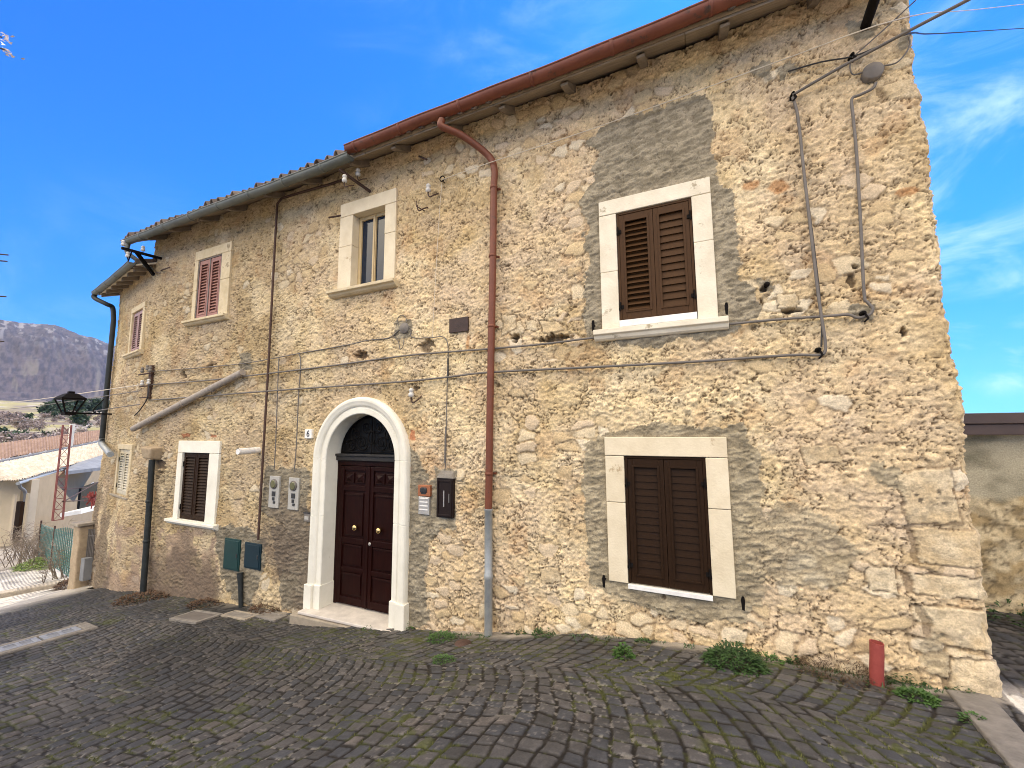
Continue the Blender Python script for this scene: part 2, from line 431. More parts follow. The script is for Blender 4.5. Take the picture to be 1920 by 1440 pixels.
scr = ss(fbm(X*34, Y*40, 4, 46), .64, .72)*ss(fbm(X*2.1, Y*2.1, 2, 47), .42, .66); colg = lerp(colg, np.array([.30, .27, .24])+0*colg, scr*.28)
jn = fbm(X*2.3, Y*2.3, 3, 51)
jcol = lerp(np.array([.006, .005, .004]), np.array([.018, .014, .010]), fbm(X*30, Y*30, 2, 52))
mossm = ss(jn+.7*(fbm(X*13, Y*13, 3, 54)-.5), .46, .66)
jcol = lerp(jcol, np.array([.052, .060, .009])+0*jcol, mossm*.6)
gritm = ss(fbm(X*30, Y*30, 3, 53), .58, .68)*ss(fbm(X*1.3, Y*1.3, 2, 57), .40, .62); jcol = lerp(jcol, np.array([.36, .33, .29])+0*jcol, gritm*.38)
colg = lerp(jcol, colg, stone)
# moss pads creeping over the stones
pad = ss(fbm(X*5, Y*5, 4, 55), .66, .74)*ss(jn, .5, .65); colg = lerp(colg, np.array([.055, .062, .014])+0*colg, pad*.8); H = H+pad*.006*rough_
# cement fillet along the foot of the wall, right of the downpipe, and far street painted pale, its sunlight put into the colour
ed = fbm(X*2.2, Y*2.2, 3, 61)
fil = ss(Y, -.30+.28*ed-.05, -.18+.28*ed)*ss(X, -3.6, -2.9)*(Y < .1)*(X < 2.05)
fil = np.maximum(fil, ss(Y, -.33+.3*ed, -.2+.3*ed)*ss(X, -8.3, -7.6)*(1-ss(X, -6.2, -5.9))*(Y < .1)*.8)
ccol = lerp(np.array([.13, .115, .095]), np.array([.27, .24, .20]), fbm(X*9, Y*9, 4, 62))
colg = lerp(colg, ccol*1.25, fil*ss(fbm(X*6, Y*6, 3, 63), .26, .44)*.95); H = H*(1-fil*.75)+fil*(.012*fbm(X*8, Y*8, 3, 64)-.004)
sun_pale = 1-ss(X, -13.6, -12.3); colg = lerp(colg, np.array([.42, .385, .33])*(.7+.5*fbm(X*3, Y*6, 3, 66))[..., None], sun_pale*.95*(1-.45*ss(fbm(X*2, Y*2, 3, 65), .5, .65))); H = H*(1-.7*sun_pale)
colg = lerp(colg, np.array([.34, .31, .27])+0*colg, ss(X, 1.95, 2.0)*ss(-Y, -.35, -.15)*.8)  # pale patch by the right corner, sunlight painted into the ground colour
falloff = (1-ss(X, -7.5, -2.5))*(1-sun_pale); colg = colg*(1-.50*falloff*ss(fbm(X*.8, Y*.8, 3, 67), .3, .55))[..., None]  # left foreground darkened in patches, deeper shade put into the colour
# cut away what lies under the house
KX = (X[:-1, :-1]+X[1:, 1:])/2; KY = (Y[:-1, :-1]+Y[1:, 1:])/2
inside = (KY > .12) & (KX < 1.85) & (KX > -13.2+0*KX)
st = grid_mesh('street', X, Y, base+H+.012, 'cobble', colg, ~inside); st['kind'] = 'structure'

# wide terrain reaching the mountains
rr = np.concatenate([np.linspace(0.01, 12, 8), np.geomspace(13, 1400, 130, endpoint=False), np.geomspace(1400, 3600, 150, endpoint=False), np.linspace(3600, 4300, 6)])
aa = np.radians(np.concatenate([np.linspace(-180, -96, 40, endpoint=False), np.linspace(-96, -82, 50, endpoint=False), np.linspace(-82, -62, 560, endpoint=False), np.linspace(-62, -55, 40), np.linspace(-54, 180, 100)]))
RR, AA = np.meshgrid(rr, aa)
TX = RR*np.sin(AA); TY = -4.8+RR*np.cos(AA)
left = ss(np.degrees(AA), -110, -92)*(1-ss(np.degrees(AA), -58, -40))
vz = np.interp(RR, [0, 30, 45, 70, 110, 180, 300, 450, 700, 1100, 1800, 9000], [0, -3.4, -5.5, -7, -5, -1.5, 7, 17, 33, 55, 100, 110])
vz2 = np.interp(RR, [0, 30, 60, 200, 1000, 9000], [0, -2, -5, -14, -40, -60])
nearz = gz(np.clip(TX, -60, 20), TY)-.12
crest = np.interp(np.degrees(AA), [-110, -95, -82, -76.5, -73.4, -71, -69.7, -67.5, -62, -55], [7.8, 8.6, 9.0, 9.15, 9.42, 8.7, 8.2, 7.4, 5.6, 4.0])+.35*(fbm(AA*60, AA*0, 4, 71)-.5)
mz = 1.6+3600*np.tan(np.radians(crest))
mt = ss(RR, 1500, 3600)**.8
gul = (fbm(AA*26+RR/1600, RR/700, 4, 72)-.5)
far = vz*left+vz2*(1-left)+(fbm(TX/60, TY/60, 4, 73)-.5)*np.clip(RR/60, 0, 9)*.8*ss(RR, 40, 140)
w = ss(RR, 20, 45)
far = far+left*(mt*(mz-100)+gul*150*mt*(1-mt)*2.2)
far = np.where(RR > 3600, far-left*(RR-3600)*.25, far)
TZ = nearz*(1-w)+far*w
hidden = (TX > -30) & (RR < 60)
TZ = TZ-.35*((TX > -19.6) & (TX < 4.9) & (TY > -5.2) & (TY < 3.4))
grass_c = np.array([.24, .215, .10]); scrub = np.array([.15, .12, .10]); pale = np.array([.30, .27, .235]); wood = np.array([.034, .029, .038]); wood2 = np.array([.074, .059, .064]); rock = np.array([.20, .19, .19])
p1 = fbm(TX/22, TY/60, 4, 74); p2 = fbm(TX/9, TY/20, 4, 75)
tcol = lerp(grass_c, scrub, ss(p1, .44, .56)); tcol = lerp(tcol, pale+0*tcol, ss(p2, .54, .66)*.8)
wc = lerp(wood, wood2, ss(fbm(AA*330, RR/55, 5, 76, .65), .3, .7))
cl = np.degrees(AA)*0+ (TZ-1.6)/np.maximum(mz, 1)
rk = ss(fbm(AA*200+RR/900, RR/90, 5, 77), .60, .68)*ss(cl, .45, .85); wc = lerp(wc, rock+0*wc, rk*.8)
gr = ss(fbm(AA*70, RR/500, 4, 78), .62, .72)*(1-ss(cl, .3, .6)); wc = lerp(wc, np.array([.15, .13, .10])+0*wc, gr*.5)
wc = lerp(wc, np.array([.05, .06, .045])+0*wc, ss(cl, .90, .99)*ss(fbm(AA*300, RR/90, 3, 79), .42, .6)*.8)
tcol = lerp(tcol, wc, ss(RR, 700, 1300))
tcol = lerp(np.array([.24, .21, .17])+0*tcol, tcol, ss(RR, 24, 50))
ter = grid_mesh('terrain', TX, TY, TZ, 'land', tcol); ter['kind'] = 'structure'

# ================================================================== HOUSE
house = root_empty('stone_house', 'long two-storey rubble stone house with arched white doorway and tiled roof', 'house', (-4.7, 2.0, -1.2))
# ---- openings (u0,u1,z0,z1) cut from the wall
UC, RI, RO_, ZS = -4.785, .685, .945, 1.18
cuts1 = [(-1.04, .14, 2.70, 4.32), (-1.05, .14, -.06, 1.50), (-5.37, -4.21, 3.84, 5.35), (-9.50, -8.34, 3.85, 5.33), (-9.56, -8.27, -.12, 1.41)]
cuts2 = [(-1.38, -.36, 3.45, 4.50), (-1.36, -.30, .20, 1.22)]
# ---- column stations along the wall path
LEN2 = 3.02
cs = [BR-LEN2-x for x in (4., 3.6, 3, 2, 1, .5, .3, .15, .08, .04)]+list(np.arange(BR-LEN2, BR, .035))
u = BR
while u < 1.93:
    cs.append(u); u += float(np.interp(u, [-11.2, -4.5, -3.5, 2], [.028, .0145, .0115, .0115]))
cs += list(np.arange(1.93, 2.30, .0115))+list(np.arange(2.33, 4, .05))+list(np.arange(4.2, 9.9, .4))
cs = np.array(cs); UR = 1.955
def path(s):
    x = np.zeros_like(s); y = np.zeros_like(s); nx = np.zeros_like(s); ny = np.zeros_like(s)
    m = (s >= BR) & (s <= UR); x[m] = s[m]; ny[m] = -1
    m = s > UR; x[m] = UR; y[m] = s[m]-UR; nx[m] = 1
    m = (s < BR) & (s >= BR-LEN2); t = BR-s[m]; x[m] = P0[0]+d2[0]*t; y[m] = d2[1]*t; nx[m] = n2[0]; ny[m] = n2[1]
    m = s < BR-LEN2; t = BR-LEN2-s[m]; x[m] = P0[0]+d2[0]*LEN2-n2[0]*t; y[m] = d2[1]*LEN2-n2[1]*t; nx[m] = d2[0]; ny[m] = d2[1]
    return x, y, nx, ny
px_, py_, nx_, ny_ = path(cs)
for c0, w0, r0, na, nb in ((UR, .07, .035, (0, -1), (1, 0)), (BR-LEN2, .09, .04, (d2[0], d2[1]), (n2[0], n2[1])), (BR, .10, 0, (n2[0], n2[1]), (0, -1))):
    t = np.clip((cs-c0+w0)/(2*w0), 0, 1); m = (t > 0) & (t < 1)
    ax = na[0]+(nb[0]-na[0])*t[m]; ay = na[1]+(nb[1]-na[1])*t[m]; l = np.hypot(ax, ay)
    nx_[m] = ax/l; ny_[m] = ay/l; k = r0*(1-np.abs(2*t[m]-1)); px_[m] -= nx_[m]*k; py_[m] -= ny_[m]*k
zs = np.concatenate([np.arange(-2.4, -.62, .016), np.arange(-.62, 4.6, .0115), np.arange(4.6, 6.02, .0135)])
U, Z = np.meshgrid(cs, zs)
NXg = np.broadcast_to(nx_, U.shape); NYg = np.broadcast_to(ny_, U.shape)

wx = U+(fbm(U*5, Z*5, 3, 101)-.5)*.12; wz = Z+(fbm(U*5+31, Z*5, 3, 102)-.5)*.10
low = fbm(U*.7, Z*.7, 3, 103)
h = (low-.5)*.07+(fbm(U*2.2, Z*2.2, 3, 104)-.5)*.045
# rubble stones showing through the render
f1, f2, cid, cx, cy = worley(wx/.21, wz/.145, 110)
expo = fbm(cx*.21*.9, cy*.145*.9, 2, 111)+.32*ss(U, .9, 1.9)*(1-ss(Z, 0, 1.6))+.25*(1-ss(Z, -.5+.06*U, .0+.06*U))-.05*(1-ss(U, -9, -5))
for (q0, q1, z0_, z1_) in ((-2.55, -1.0, 2.45, 2.95), (.35, 1.55, 2.75, 3.15), (-3, 2, -.75, -.15)):
    expo = expo+.35*ss(U, q0-.15, q0+.1)*(1-ss(U, q1-.1, q1+.15))*ss(Z, z0_-.1, z0_+.05)*(1-ss(Z, z1_-.05, z1_+.1))
show = (cid < np.clip((expo-.49)*2.0, .03, .62))
edge = ss(f2-f1+.22*(fbm(U*20, Z*20, 3, 115)-.5), .10, .22)
sm = edge*show
r2 = h2(np.floor(cx*53), np.floor(cy*53), 112); r3 = h2(np.floor(cx*53), np.floor(cy*53), 113); r4 = h2(np.floor(cx*53), np.floor(cy*53), 114)
# crumbly render: ragged flakes
cwx = U+(fbm(U*14, Z*14, 3, 120)-.5)*.07; cwz = Z+(fbm(U*14+7, Z*14, 3, 121)-.5)*.06
g1, g2, gid, _, _ = worley(cwx/.070, cwz/.054, 122)
flake = (gid-.4)*ss(g2-g1, .0, .30)
k1, k2, kid, _, _ = worley(cwx/.030+3.3, cwz/.024, 125)
flake2 = (kid-.5)*ss(k2-k1, 0, .3)
fb = fbm(U*30, Z*36, 4, 127)-.5
ridge = 1-np.abs(fbm(cwx*10, cwz*14, 3, 129)*2-1)*1.0
crk = np.abs(fbm(cwx*7, cwz*10, 4, 132)-.5); crack = (1-ss(crk, .006, .022))*ss(fbm(U*4.5, Z*4.5, 2, 133), .36, .55)
crk2 = np.abs(fbm(cwx*15+4, cwz*21, 4, 134)-.5); crack = np.maximum(crack, (1-ss(crk2, .010, .034))*ss(fbm(U*6+7, Z*6, 2, 135), .42, .6)*.9)
crumb_amp = .55+.8*fbm(U*1.1, Z*1.1, 2, 130)
hr = crumb_amp*(flake*.015+flake2*.013+fb*.034)-crack*.019
hs = .010+(r2-.5)*.014+(f1*-.02)+((U-cx*.21)*(r3-.5)+(Z-cy*.145)*(r4-.65))*.16+fb*.008+(fbm(U*60, Z*60, 2, 131)-.5)*.004
hh = hr*(1-sm)+hs*sm
hh = hh-.010*show*(1-edge)*ss(f2-f1, .20, .02)
# dressed corner stones and named big stones
def wpoly(P): return [WU(p) for p in P]
pw = (fbm(U*6, Z*6, 5, 140, .62)-.5)*.13; pw2 = (fbm(U*6+5, Z*6, 5, 141, .62)-.5)*.13
big = [[(1688, 1070), (1925, 1078), (1930, 1142), (1702, 1112)], [(1712, 1128), (1930, 1150), (1930, 1232), (1742, 1212)], [(1765, 1226), (1930, 1243), (1930, 1330), (1762, 1300)],
       [(1668, 885), (1782, 870), (1812, 985), (1700, 985)], [(1622, 1068), (1680, 1058), (1686, 1118), (1628, 1108)], [(1690, 985), (1840, 990), (1845, 1060), (1715, 1055)],
       [(1458, 552), (1490, 545), (1506, 566), (1480, 584), (1458, 578)], [(1560, 562), (1596, 560), (1598, 590), (1540, 588)], [(1630, 560), (1678, 566), (1690, 582), (1640, 582)],
       [(968, 598), (980, 600), (986, 622), (966, 636), (950, 622)], [(1008, 602), (1050, 600), (1060, 622), (1015, 626)], [(1640, 160), (1735, 150), (1735, 205), (1650, 190)],
       [(940, 590), (968, 590), (972, 615), (940, 632)], [(985, 600), (1005, 602), (1008, 622), (988, 622)], [(1500, 835), (1570, 832), (1580, 870), (1510, 872)], [(1010, 1062), (1050, 1062), (1052, 1090), (1015, 1092)]]
bigm = np.zeros(U.shape)
for i, P in enumerate(big):
    q = wpoly(P); q = [(a+(.6 if a > 1.95 else 0), b) for a, b in q]
    m = inpoly(U+pw*.6, Z+pw2*.6, q); me_ = inpoly((U+pw*.6-sum(a for a, b in q)/len(q))*1.10+sum(a for a, b in q)/len(q), (Z+pw2*.6-sum(b for a, b in q)/len(q))*1.10+sum(b for a, b in q)/len(q), q)
    hh = np.where(m, .012+(fbm(U*16, Z*16, 4, 150+i)-.5)*.028+(fbm(U*3, Z*3, 2, 170+i)-.5)*.04, hh); hh = np.where(m & ~me_, hh-.022, hh); bigm = np.where(m & me_, 1, np.where(m, .3, bigm))
# cement repairs
gpolys = [[(1103, 262), (1150, 225), (1235, 197), (1328, 168), (1332, 225), (1345, 300), (1348, 345), (1378, 360), (1382, 480), (1405, 540), (1425, 592), (1380, 612), (1100, 640), (1092, 590), (1102, 480), (1092, 375), (1112, 345), (1120, 290)],
          [(1110, 615), (1395, 590), (1385, 622), (1300, 640), (1200, 648), (1140, 640)],
          [(1098, 825), (1170, 800), (1395, 795), (1425, 850), (1430, 960), (1450, 1060), (1430, 1130), (1400, 1160), (1330, 1165), (1260, 1160), (1160, 1118), (1105, 1085), (1096, 980)],
          [(1435, 955), (1470, 940), (1525, 950), (1610, 1025), (1590, 1090), (1540, 1112), (1480, 1105), (1435, 1065)],
          [(768, 835), (790, 868), (800, 905), (840, 890), (858, 985), (826, 990), (802, 1010), (798, 1080), (802, 1178), (760, 1180)],
          [(496, 875), (578, 880), (575, 1000), (545, 985), (490, 960)],
          [(402, 985), (455, 985), (478, 1000), (498, 1010), (492, 1078), (470, 1140), (440, 1130), (412, 1078)],
          [(505, 985), (585, 985), (585, 1140), (530, 1140), (520, 1060)],
          [(1405, 128), (1432, 112), (1450, 122), (1444, 148), (1412, 152)], [(1462, 128), (1480, 122), (1498, 132), (1482, 148), (1464, 142)],
          [(1588, 38), (1648, 40), (1650, 72), (1612, 82), (1590, 62)], [(1680, 55), (1712, 50), (1708, 85), (1684, 85)], [(1720, 1195), (1780, 1195), (1770, 1265), (1728, 1255)],
          [(815, 878), (855, 880), (858, 898), (818, 898)], [(740, 600), (775, 600), (775, 632), (742, 632)], [(1420, 522), (1450, 520), (1455, 545), (1428, 552)], [(1590, 578), (1645, 572), (1640, 604), (1600, 604)], [(1640, 860), (1680, 880), (1690, 925), (1640, 900)], [(446, 665), (470, 660), (472, 690), (450, 690)]]
gm = np.zeros(U.shape)
for P in gpolys: gm = np.maximum(gm, inpoly(U+pw*1.5, Z+pw2*1.5, wpoly(P)).astype(float))
gm = np.maximum(gm, 0)
pink = inpoly(U+pw*3, Z+pw2*3, wpoly([(205, 980), (320, 1000), (400, 985), (410, 1150), (170, 1130)])).astype(float)*ss(fbm(U*2.5, Z*2.5, 3, 160), .36, .5)
trow = fbm((U+Z*.4)*9, (Z-U*.2)*26, 4, 161)-.5
hg = .010+trow*.034+(fbm(U*30, Z*40, 4, 162)-.5)*.030+flake2*.006-.012*crack*ss(fbm(U*3, Z*3, 2, 163), .45, .6)
hh = np.where(gm > 0, hg, hh)
hh = hh*(1-.45*pink)
# holes left by scaffolding poles and lost stones: (px,py,w,h,depth)
holes = [(968, 632, 9, 9, .12), (1042, 634, 24, 12, .10), (1492, 582, 18, 7, .12), (1432, 541, 5, 5, .06), (681, 666, 13, 10, .10), (800, 650, 16, 14, .07), (1695, 620, 6, 11, .12), (1538, 552, 12, 3, .05),
         (343, 703, 7, 9, .10), (792, 296, 5, 3, .05), (640, 352, 6, 4, .05), (780, 728, 5, 4, .05), (1604, 500, 8, 7, .06), (1600, 530, 8, 14, .06), (300, 870, 13, 14, .07), (1245, 1120, 4, 4, .03), (392, 690, 6, 8, .05)]
hole = np.zeros(U.shape)
for (a, b, w_, h_, dp) in holes:
    u0, z0 = WU((a-w_, b+h_)); u1, z1 = WU((a+w_, b-h_))
    d_ = np.hypot((U-(u0+u1)/2)/max(.02, (u1-u0)/2), (Z-(z0+z1)/2)/max(.02, (z1-z0)/2))+(fbm(U*14, Z*18, 3, 180)-.5)*1.6
    k = 1-ss(d_, .75, 1.05); hh = hh*(1-k)-dp*k; hole = np.maximum(hole, k)
# calm the surface next to frames
falloff = np.ones(U.shape)
for (a, b, c, d) in cuts1:
    m = np.maximum(np.maximum(a-U, U-b), np.maximum(c-Z, Z-d)); falloff = np.minimum(falloff, .30+.7*ss(m, -.05, .16))
for (a, b, c, d) in cuts2:
    m = np.maximum(np.maximum(a+BR-U, U-b-BR), np.maximum(c-Z, Z-d)); falloff = np.minimum(falloff, .30+.7*ss(m, -.05, .16))
dd = np.where(Z < ZS, np.abs(U-UC), np.hypot(U-UC, Z-ZS))-RO_
falloff = np.minimum(falloff, .25+.75*ss(dd, -.05, .15))
for (pa, pb) in (((507, 892), (522, 953)), ((543, 895), (559, 957)), ((422, 1008), (447, 1072)), ((460, 1016), (487, 1070)), ((573, 805), (585, 822)), ((573, 961), (583, 978)), ((784, 909), (806, 966)), ((820, 880), (850, 972)), ((842, 598), (877, 620))):
    ua, zb__ = WU(pa); ub, za__ = WU(pb); m = np.maximum(np.maximum(ua-U, U-ub), np.maximum(za__-Z, Z-zb__)); falloff = np.minimum(falloff, .15+.85*ss(m, .0, .09))
disp = (h+hh)*falloff-(1-falloff)*.010
disp = disp*np.where(U > UR, np.clip(1.15, 0, 2), 1)
# quoin steps along the right corner
cor = np.exp(-((U-UR)/.10)**2); disp = disp+cor*((vn(Z*3.1, Z*0+3.3, 190)-.5)*.035+(fbm(Z*11, U*6, 3, 191)-.5)*.035)
disp = disp+.03*(1-ss(Z, -.62, -.1))*ss(U, -3, -1)+.10*(1-ss(Z, -1.2, 1.4))*(1-ss(U, -11.6, -10.6))*.8
WX = px_[None, :]+NXg*disp; WY = py_[None, :]+NYg*disp
# colours of render, stones, cement, lime, earthy mortar with crevice shade
c1_ = np.array([.49, .365, .20]); c2_ = np.array([.665, .53, .325]); c3_ = np.array([.565, .435, .27])
colw = lerp(c1_, c2_, ss(fbm(U*1.5, Z*1.5, 4, 200), .32, .66)); colw = lerp(colw, c3_+0*colw, ss(fbm(U*.8+3, Z*.8, 3, 201), .45, .62))
hue = fbm(U*3.4+9, Z*4.2, 4, 214)-.5; colw = colw*(1+np.stack([hue*.10, hue*.04, hue*-.16], -1)); pk = ss(fbm(U*2.1+21, Z*2.6, 4, 215), .55, .68); colw = lerp(colw, np.array([.60, .44, .33])+0*colw, pk*.15)
colw = colw*(.84+.28*gid*ss(g2-g1, 0, .25)+.16*kid+.25*(fbm(U*28, Z*36, 3, 213)-.5))[..., None]
earth_shade = np.array([.080, .046, .022])  # earthy mortar brown with crevice shade painted in, for pits and cracks
pit = np.maximum(ss(-(hr/crumb_amp)+.016*(fbm(U*8, Z*8, 3, 202)-.5), .010, .024)*.85, crack); colw = lerp(colw, earth_shade+0*colw, pit*.85)
och = ss(fbm(U*2.8+11, Z*2.8, 3, 203), .66, .74); colw = lerp(colw, np.array([.42, .22, .09])+0*colw, och*.25)
pal = np.array([[.63, .52, .35], [.56, .43, .25], [.66, .57, .42], [.52, .385, .215], [.60, .475, .33]])
sc = pal[(r4*4.999).astype(int)]*(.85+.3*fbm(U*12, Z*12, 3, 204))[..., None]
colw = lerp(colw, sc, sm*.75); colw = lerp(colw, earth_shade*1.2+0*colw, show*(1-edge)*.30)
bigc = lerp(np.array([.52, .40, .24]), np.array([.63, .52, .35]), ss(fbm(U*5, Z*5, 4, 205), .35, .65))
lich = ss(fbm(U*24, Z*24, 4, 206), .58, .68); bigc = lerp(bigc, np.array([.22, .19, .13])+0*bigc, lich*.45)
colw = lerp(colw, bigc, (bigm > .5)*.8); colw = lerp(colw, earth_shade+0*colw, ((bigm > .1) & (bigm < .5))*.45)
for (a, b, w_, h_) in ((1460, 348, 20, 18), (1408, 345, 16, 14), (1700, 360, 22, 12)):
    u0, z0 = WU((a-w_, b+h_)); u1, z1 = WU((a+w_, b-h_)); d_ = np.hypot((U-(u0+u1)/2)/((u1-u0)/2), (Z-(z0+z1)/2)/((z1-z0)/2))+(fbm(U*9, Z*9, 3, 207)-.5)*.9
    colw = lerp(colw, np.array([.42, .21, .085])+0*colw, (1-ss(d_, .7, 1.1))*.75)
for P in ([(768, 806), (777, 806), (778, 826), (768, 824)], [(1345, 1108), (1350, 1108), (1350, 1112), (1345, 1112)], [(342, 812), (356, 813), (356, 820), (342, 819)], [(392, 815), (404, 815), (404, 821), (392, 821)], [(765, 865), (772, 862), (776, 880), (768, 884)]):
    colw = lerp(colw, np.array([.42, .15, .07])+0*colw, inpoly(U+pw*.4, Z+pw2*.4, wpoly(P))*.8)
cem = lerp(np.array([.20, .172, .122]), np.array([.33, .285, .205]), ss(trow+.5+.3*(fbm(U*6, Z*6, 3, 208)-.5), .35, .7))
low_ = ss(U, .2, .5)*(1-ss(Z, .9, 1.2)); cem = cem*(1+np.stack([.20, .17, .10], -1)*(1-ss(Z, 1.7, 2.2))[..., None]*(U > -3)[..., None])*(1+.12*low_)[..., None]; cem = lerp(cem, np.array([.12, .095, .065])+0*cem, crack*.55); colw = lerp(colw, cem, gm*(.95-.25*low_))
colw = lerp(colw, np.array([.38, .27, .20])*(.75+.5*fbm(U*4, Z*4, 4, 209))[..., None], pink*.7)
# rising dampness stains with a shape of their own, low on the left
stn = ss(fbm(U*1.1+5, Z*.8, 4, 210), .40, .58)*(1-ss(U, -6.2, -4.6))*(1-ss(Z, -.4, 1.3)); colw = lerp(colw, np.array([.155, .115, .085])+0*colw, stn*.75)
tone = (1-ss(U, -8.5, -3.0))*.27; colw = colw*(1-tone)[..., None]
u0, z0 = WU((1740, 932)); lm = np.hypot((U-u0)/.13, (Z-z0)/.09); colw = lerp(colw, np.array([.06, .05, .04])+0*colw, ss(fbm(U*34, Z*34, 3, 211), .56, .62)*(1-ss(lm, .8, 1.2))*.85)
u0, z0 = WU((877, 640)); colw = lerp(colw, np.array([.40, .17, .05])+0*colw, (1-ss(np.hypot((U-u0)/.035, (Z-z0)/.14)+(fbm(U*20, Z*12, 3, 212)-.5)*.8, .6, 1.1))*.6)
colw = lerp(colw, np.array([.08, .05, .03])+0*colw, hole*.7)
kU = (U[:-1, :-1]+U[1:, 1:])/2; kZ = (Z[:-1, :-1]+Z[1:, 1:])/2
keep = np.ones(kU.shape, bool)
for (a, b, c, d) in cuts1: keep &= ~((kU > a+.03) & (kU < b-.03) & (kZ > c+.03) & (kZ < d-.03))
for (a, b, c, d) in cuts2: keep &= ~((kU > a+BR+.03) & (kU < b+BR-.03) & (kZ > c+.03) & (kZ < d-.03))
keep &= ~(((np.where(kZ < ZS, np.abs(kU-UC), np.hypot(kU-UC, kZ-ZS))) < RO_-.03) & (kZ > -1.6))
keep &= kZ > np.interp(kU, bx, bz)-.25
keep &= ~((kU < BR-.05) & (kZ > 5.45))
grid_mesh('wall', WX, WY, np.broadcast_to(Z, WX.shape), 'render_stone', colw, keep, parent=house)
del WX, WY, colw, disp
# rear and dark lining behind the openings
b = MB(); b.box(-14.2, 1.9, 7.9, 8.0, -2.4, 6.0); b.box(-13.8, 1.8, .6, .7, -2.2, 5.9); b.box(-13.9, -13.7, .75, 7.9, -2.2, 5.2)
b.build('inner_wall', 'mortar', house)

# ---- roof of barrel tiles
def roof(name, fr, u0, u1, ze, oe, slope, length, seed):
    us = np.arange(u0, u1, .022); vs = []
    v = 0
    while v < length: vs += [v, v+.30, v+.305]; v += .31
    vs = np.array(vs); UU, VV = np.meshgrid(us, vs)
    ph = (UU-u0)/.215; i = np.floor(ph); f_ = ph-i
    row = np.floor(VV/.31+1e-6)
    jit = (h2(i, row, seed)-.5)*.06
    prof = np.where(f_ < .55, np.sin(np.pi*f_/.55)*(.045+.035*h2(i, row*0, seed+9)), -np.sin(np.pi*(f_-.55)/.45)*.045)
    hgt = prof+.035*(1-(VV/.31-row))*(f_ < .55)+.012
    oo = oe-VV*math.cos(slope)+jit*(f_ < .55)*(VV < .6); zz = ze+VV*math.sin(slope)+hgt+(fbm(UU*1.2, VV*1.2, 2, seed+5)-.5)*.06
    pts = np.array([fr(a, b_, c) for a, b_, c in zip(UU.ravel(), oo.ravel(), zz.ravel())]).reshape(*UU.shape, 3)
    rc = h2(i, row, seed+1)
    col = lerp(np.array([.10, .070, .056]), np.array([.185, .145, .115]), rc); col = lerp(col, np.array([.12, .10, .085])+0*col, ss(fbm(UU*5, VV*5, 3, seed+2), .45, .6)*.7)
    o = grid_mesh(name, pts[..., 0], pts[..., 1], pts[..., 2], 'tile', col, parent=house); sl = o.modifiers.new('thick', 'SOLIDIFY'); sl.thickness = .018; sl.offset = -1
    return o
ES = math.atan(.62)
rf_main = roof('roof', fr1, -11.55, 2.05, 5.858, .46, ES, 5.0, 300)
rf_left = roof('roof', fr2, -LEN2-.35, .15, 5.28, .36, R(24), 3.2, 320)
# rear slope
b = MB(); zr = 5.875+5.0*math.sin(ES); yr = -.46+5.0*math.cos(ES)
b.hexa([(-11.5, yr, zr-.1), (2.05, yr, zr-.1), (2.05, 8.5, 5.8), (-11.5, 8.5, 5.8)], [(-11.5, yr, zr+.02), (2.05, yr, zr+.02), (2.05, 8.5, 5.9), (-11.5, 8.5, 5.9)])
b.prism([(-11.3, 5.8), (-11.2, 5.8), (-11.2, 5.82), (-11.3, 5.82)], 0, .01)
b.build('rear_roof', 'mortar', house)
b = MB(); b.add([(1.85, 0, 5.9), (1.95, 0, 5.9), (1.95, yr, zr-.05), (1.85, yr, zr-.05), (1.95, 7.9, 5.9), (1.85, 7.9, 5.9)], [(1, 2, 4), (0, 5, 3), (0, 3, 2, 1), (3, 5, 4, 2), (0, 1, 4, 5)])
b.build('gable', 'mortar', house); b = MB()
b.add([(-11.3, 0, 5.5), (-11.2, 0, 5.5), (-11.2, yr, zr-.05), (-11.3, yr, zr-.05), (-11.2, 7.9, 5.5), (-11.3, 7.9, 5.5)], [(1, 2, 4), (0, 5, 3), (0, 3, 2, 1), (3, 5, 4, 2), (0, 1, 4, 5)])
b.build('gable', 'mortar', house)
# soffit boards, mortar bed and rafter tails
def soff(y): return 6.03+y*.62    # underside height, y<=0
def slab(b, u0, u1, o0, o1, t0, t1):
    b.hexa([(u0, -o0, soff(-o0)+t0), (u1, -o0, soff(-o0)+t0), (u1, -o1, soff(-o1)+t0), (u0, -o1, soff(-o1)+t0)], [(u0, -o0, soff(-o0)+t1), (u1, -o0, soff(-o0)+t1), (u1, -o1, soff(-o1)+t1), (u0, -o1, soff(-o1)+t1)])
b = MB(); ue = -11.5
for w_ in (2.5, 2.1, 2.4, 2.2, 2.3, 2.1): slab(b, ue, min(ue+w_-.006, 2.0), -.2, .40+random.uniform(-.012, .012), 0+random.uniform(0, .008), .03); ue += w_
b.build('soffit_board', 'old_wood', house, .004)
b = MB(); slab(b, -11.5, 2.0, -.2, .39, .034, .105); b.build('mortar_bed', 'mortar', house, .01)
rpx = [(1355, 45), (1205, 108), (1068, 157), (955, 203), (757, 277), (680, 305), (590, 340), (520, 367), (450, 397), (398, 417), (345, 433), (300, 452)]
rus = [WU(p, .1)[0] for p in rpx]+[1.2, 1.75, -3.05]
for r_ in rus:
    b = MB(); w_ = .045; pr = [(.2, -.002), (-.30, -.002), (-.345, -.030), (-.33, -.060), (-.26, -.085), (-.20, -.095), (-.12, -.105), (.2, -.11)]
    n_ = len(pr); V = [(r_-w_, y, soff(y)+z) for y, z in pr]+[(r_+w_, y, soff(y)+z) for y, z in pr]
    b.add(V, [tuple(range(n_)), tuple(range(n_, 2*n_))[::-1]]+[(i, (i+1) % n_, n_+(i+1) % n_, n_+i) for i in range(n_)])
    b.build('rafter', 'wood_end', house, .004)
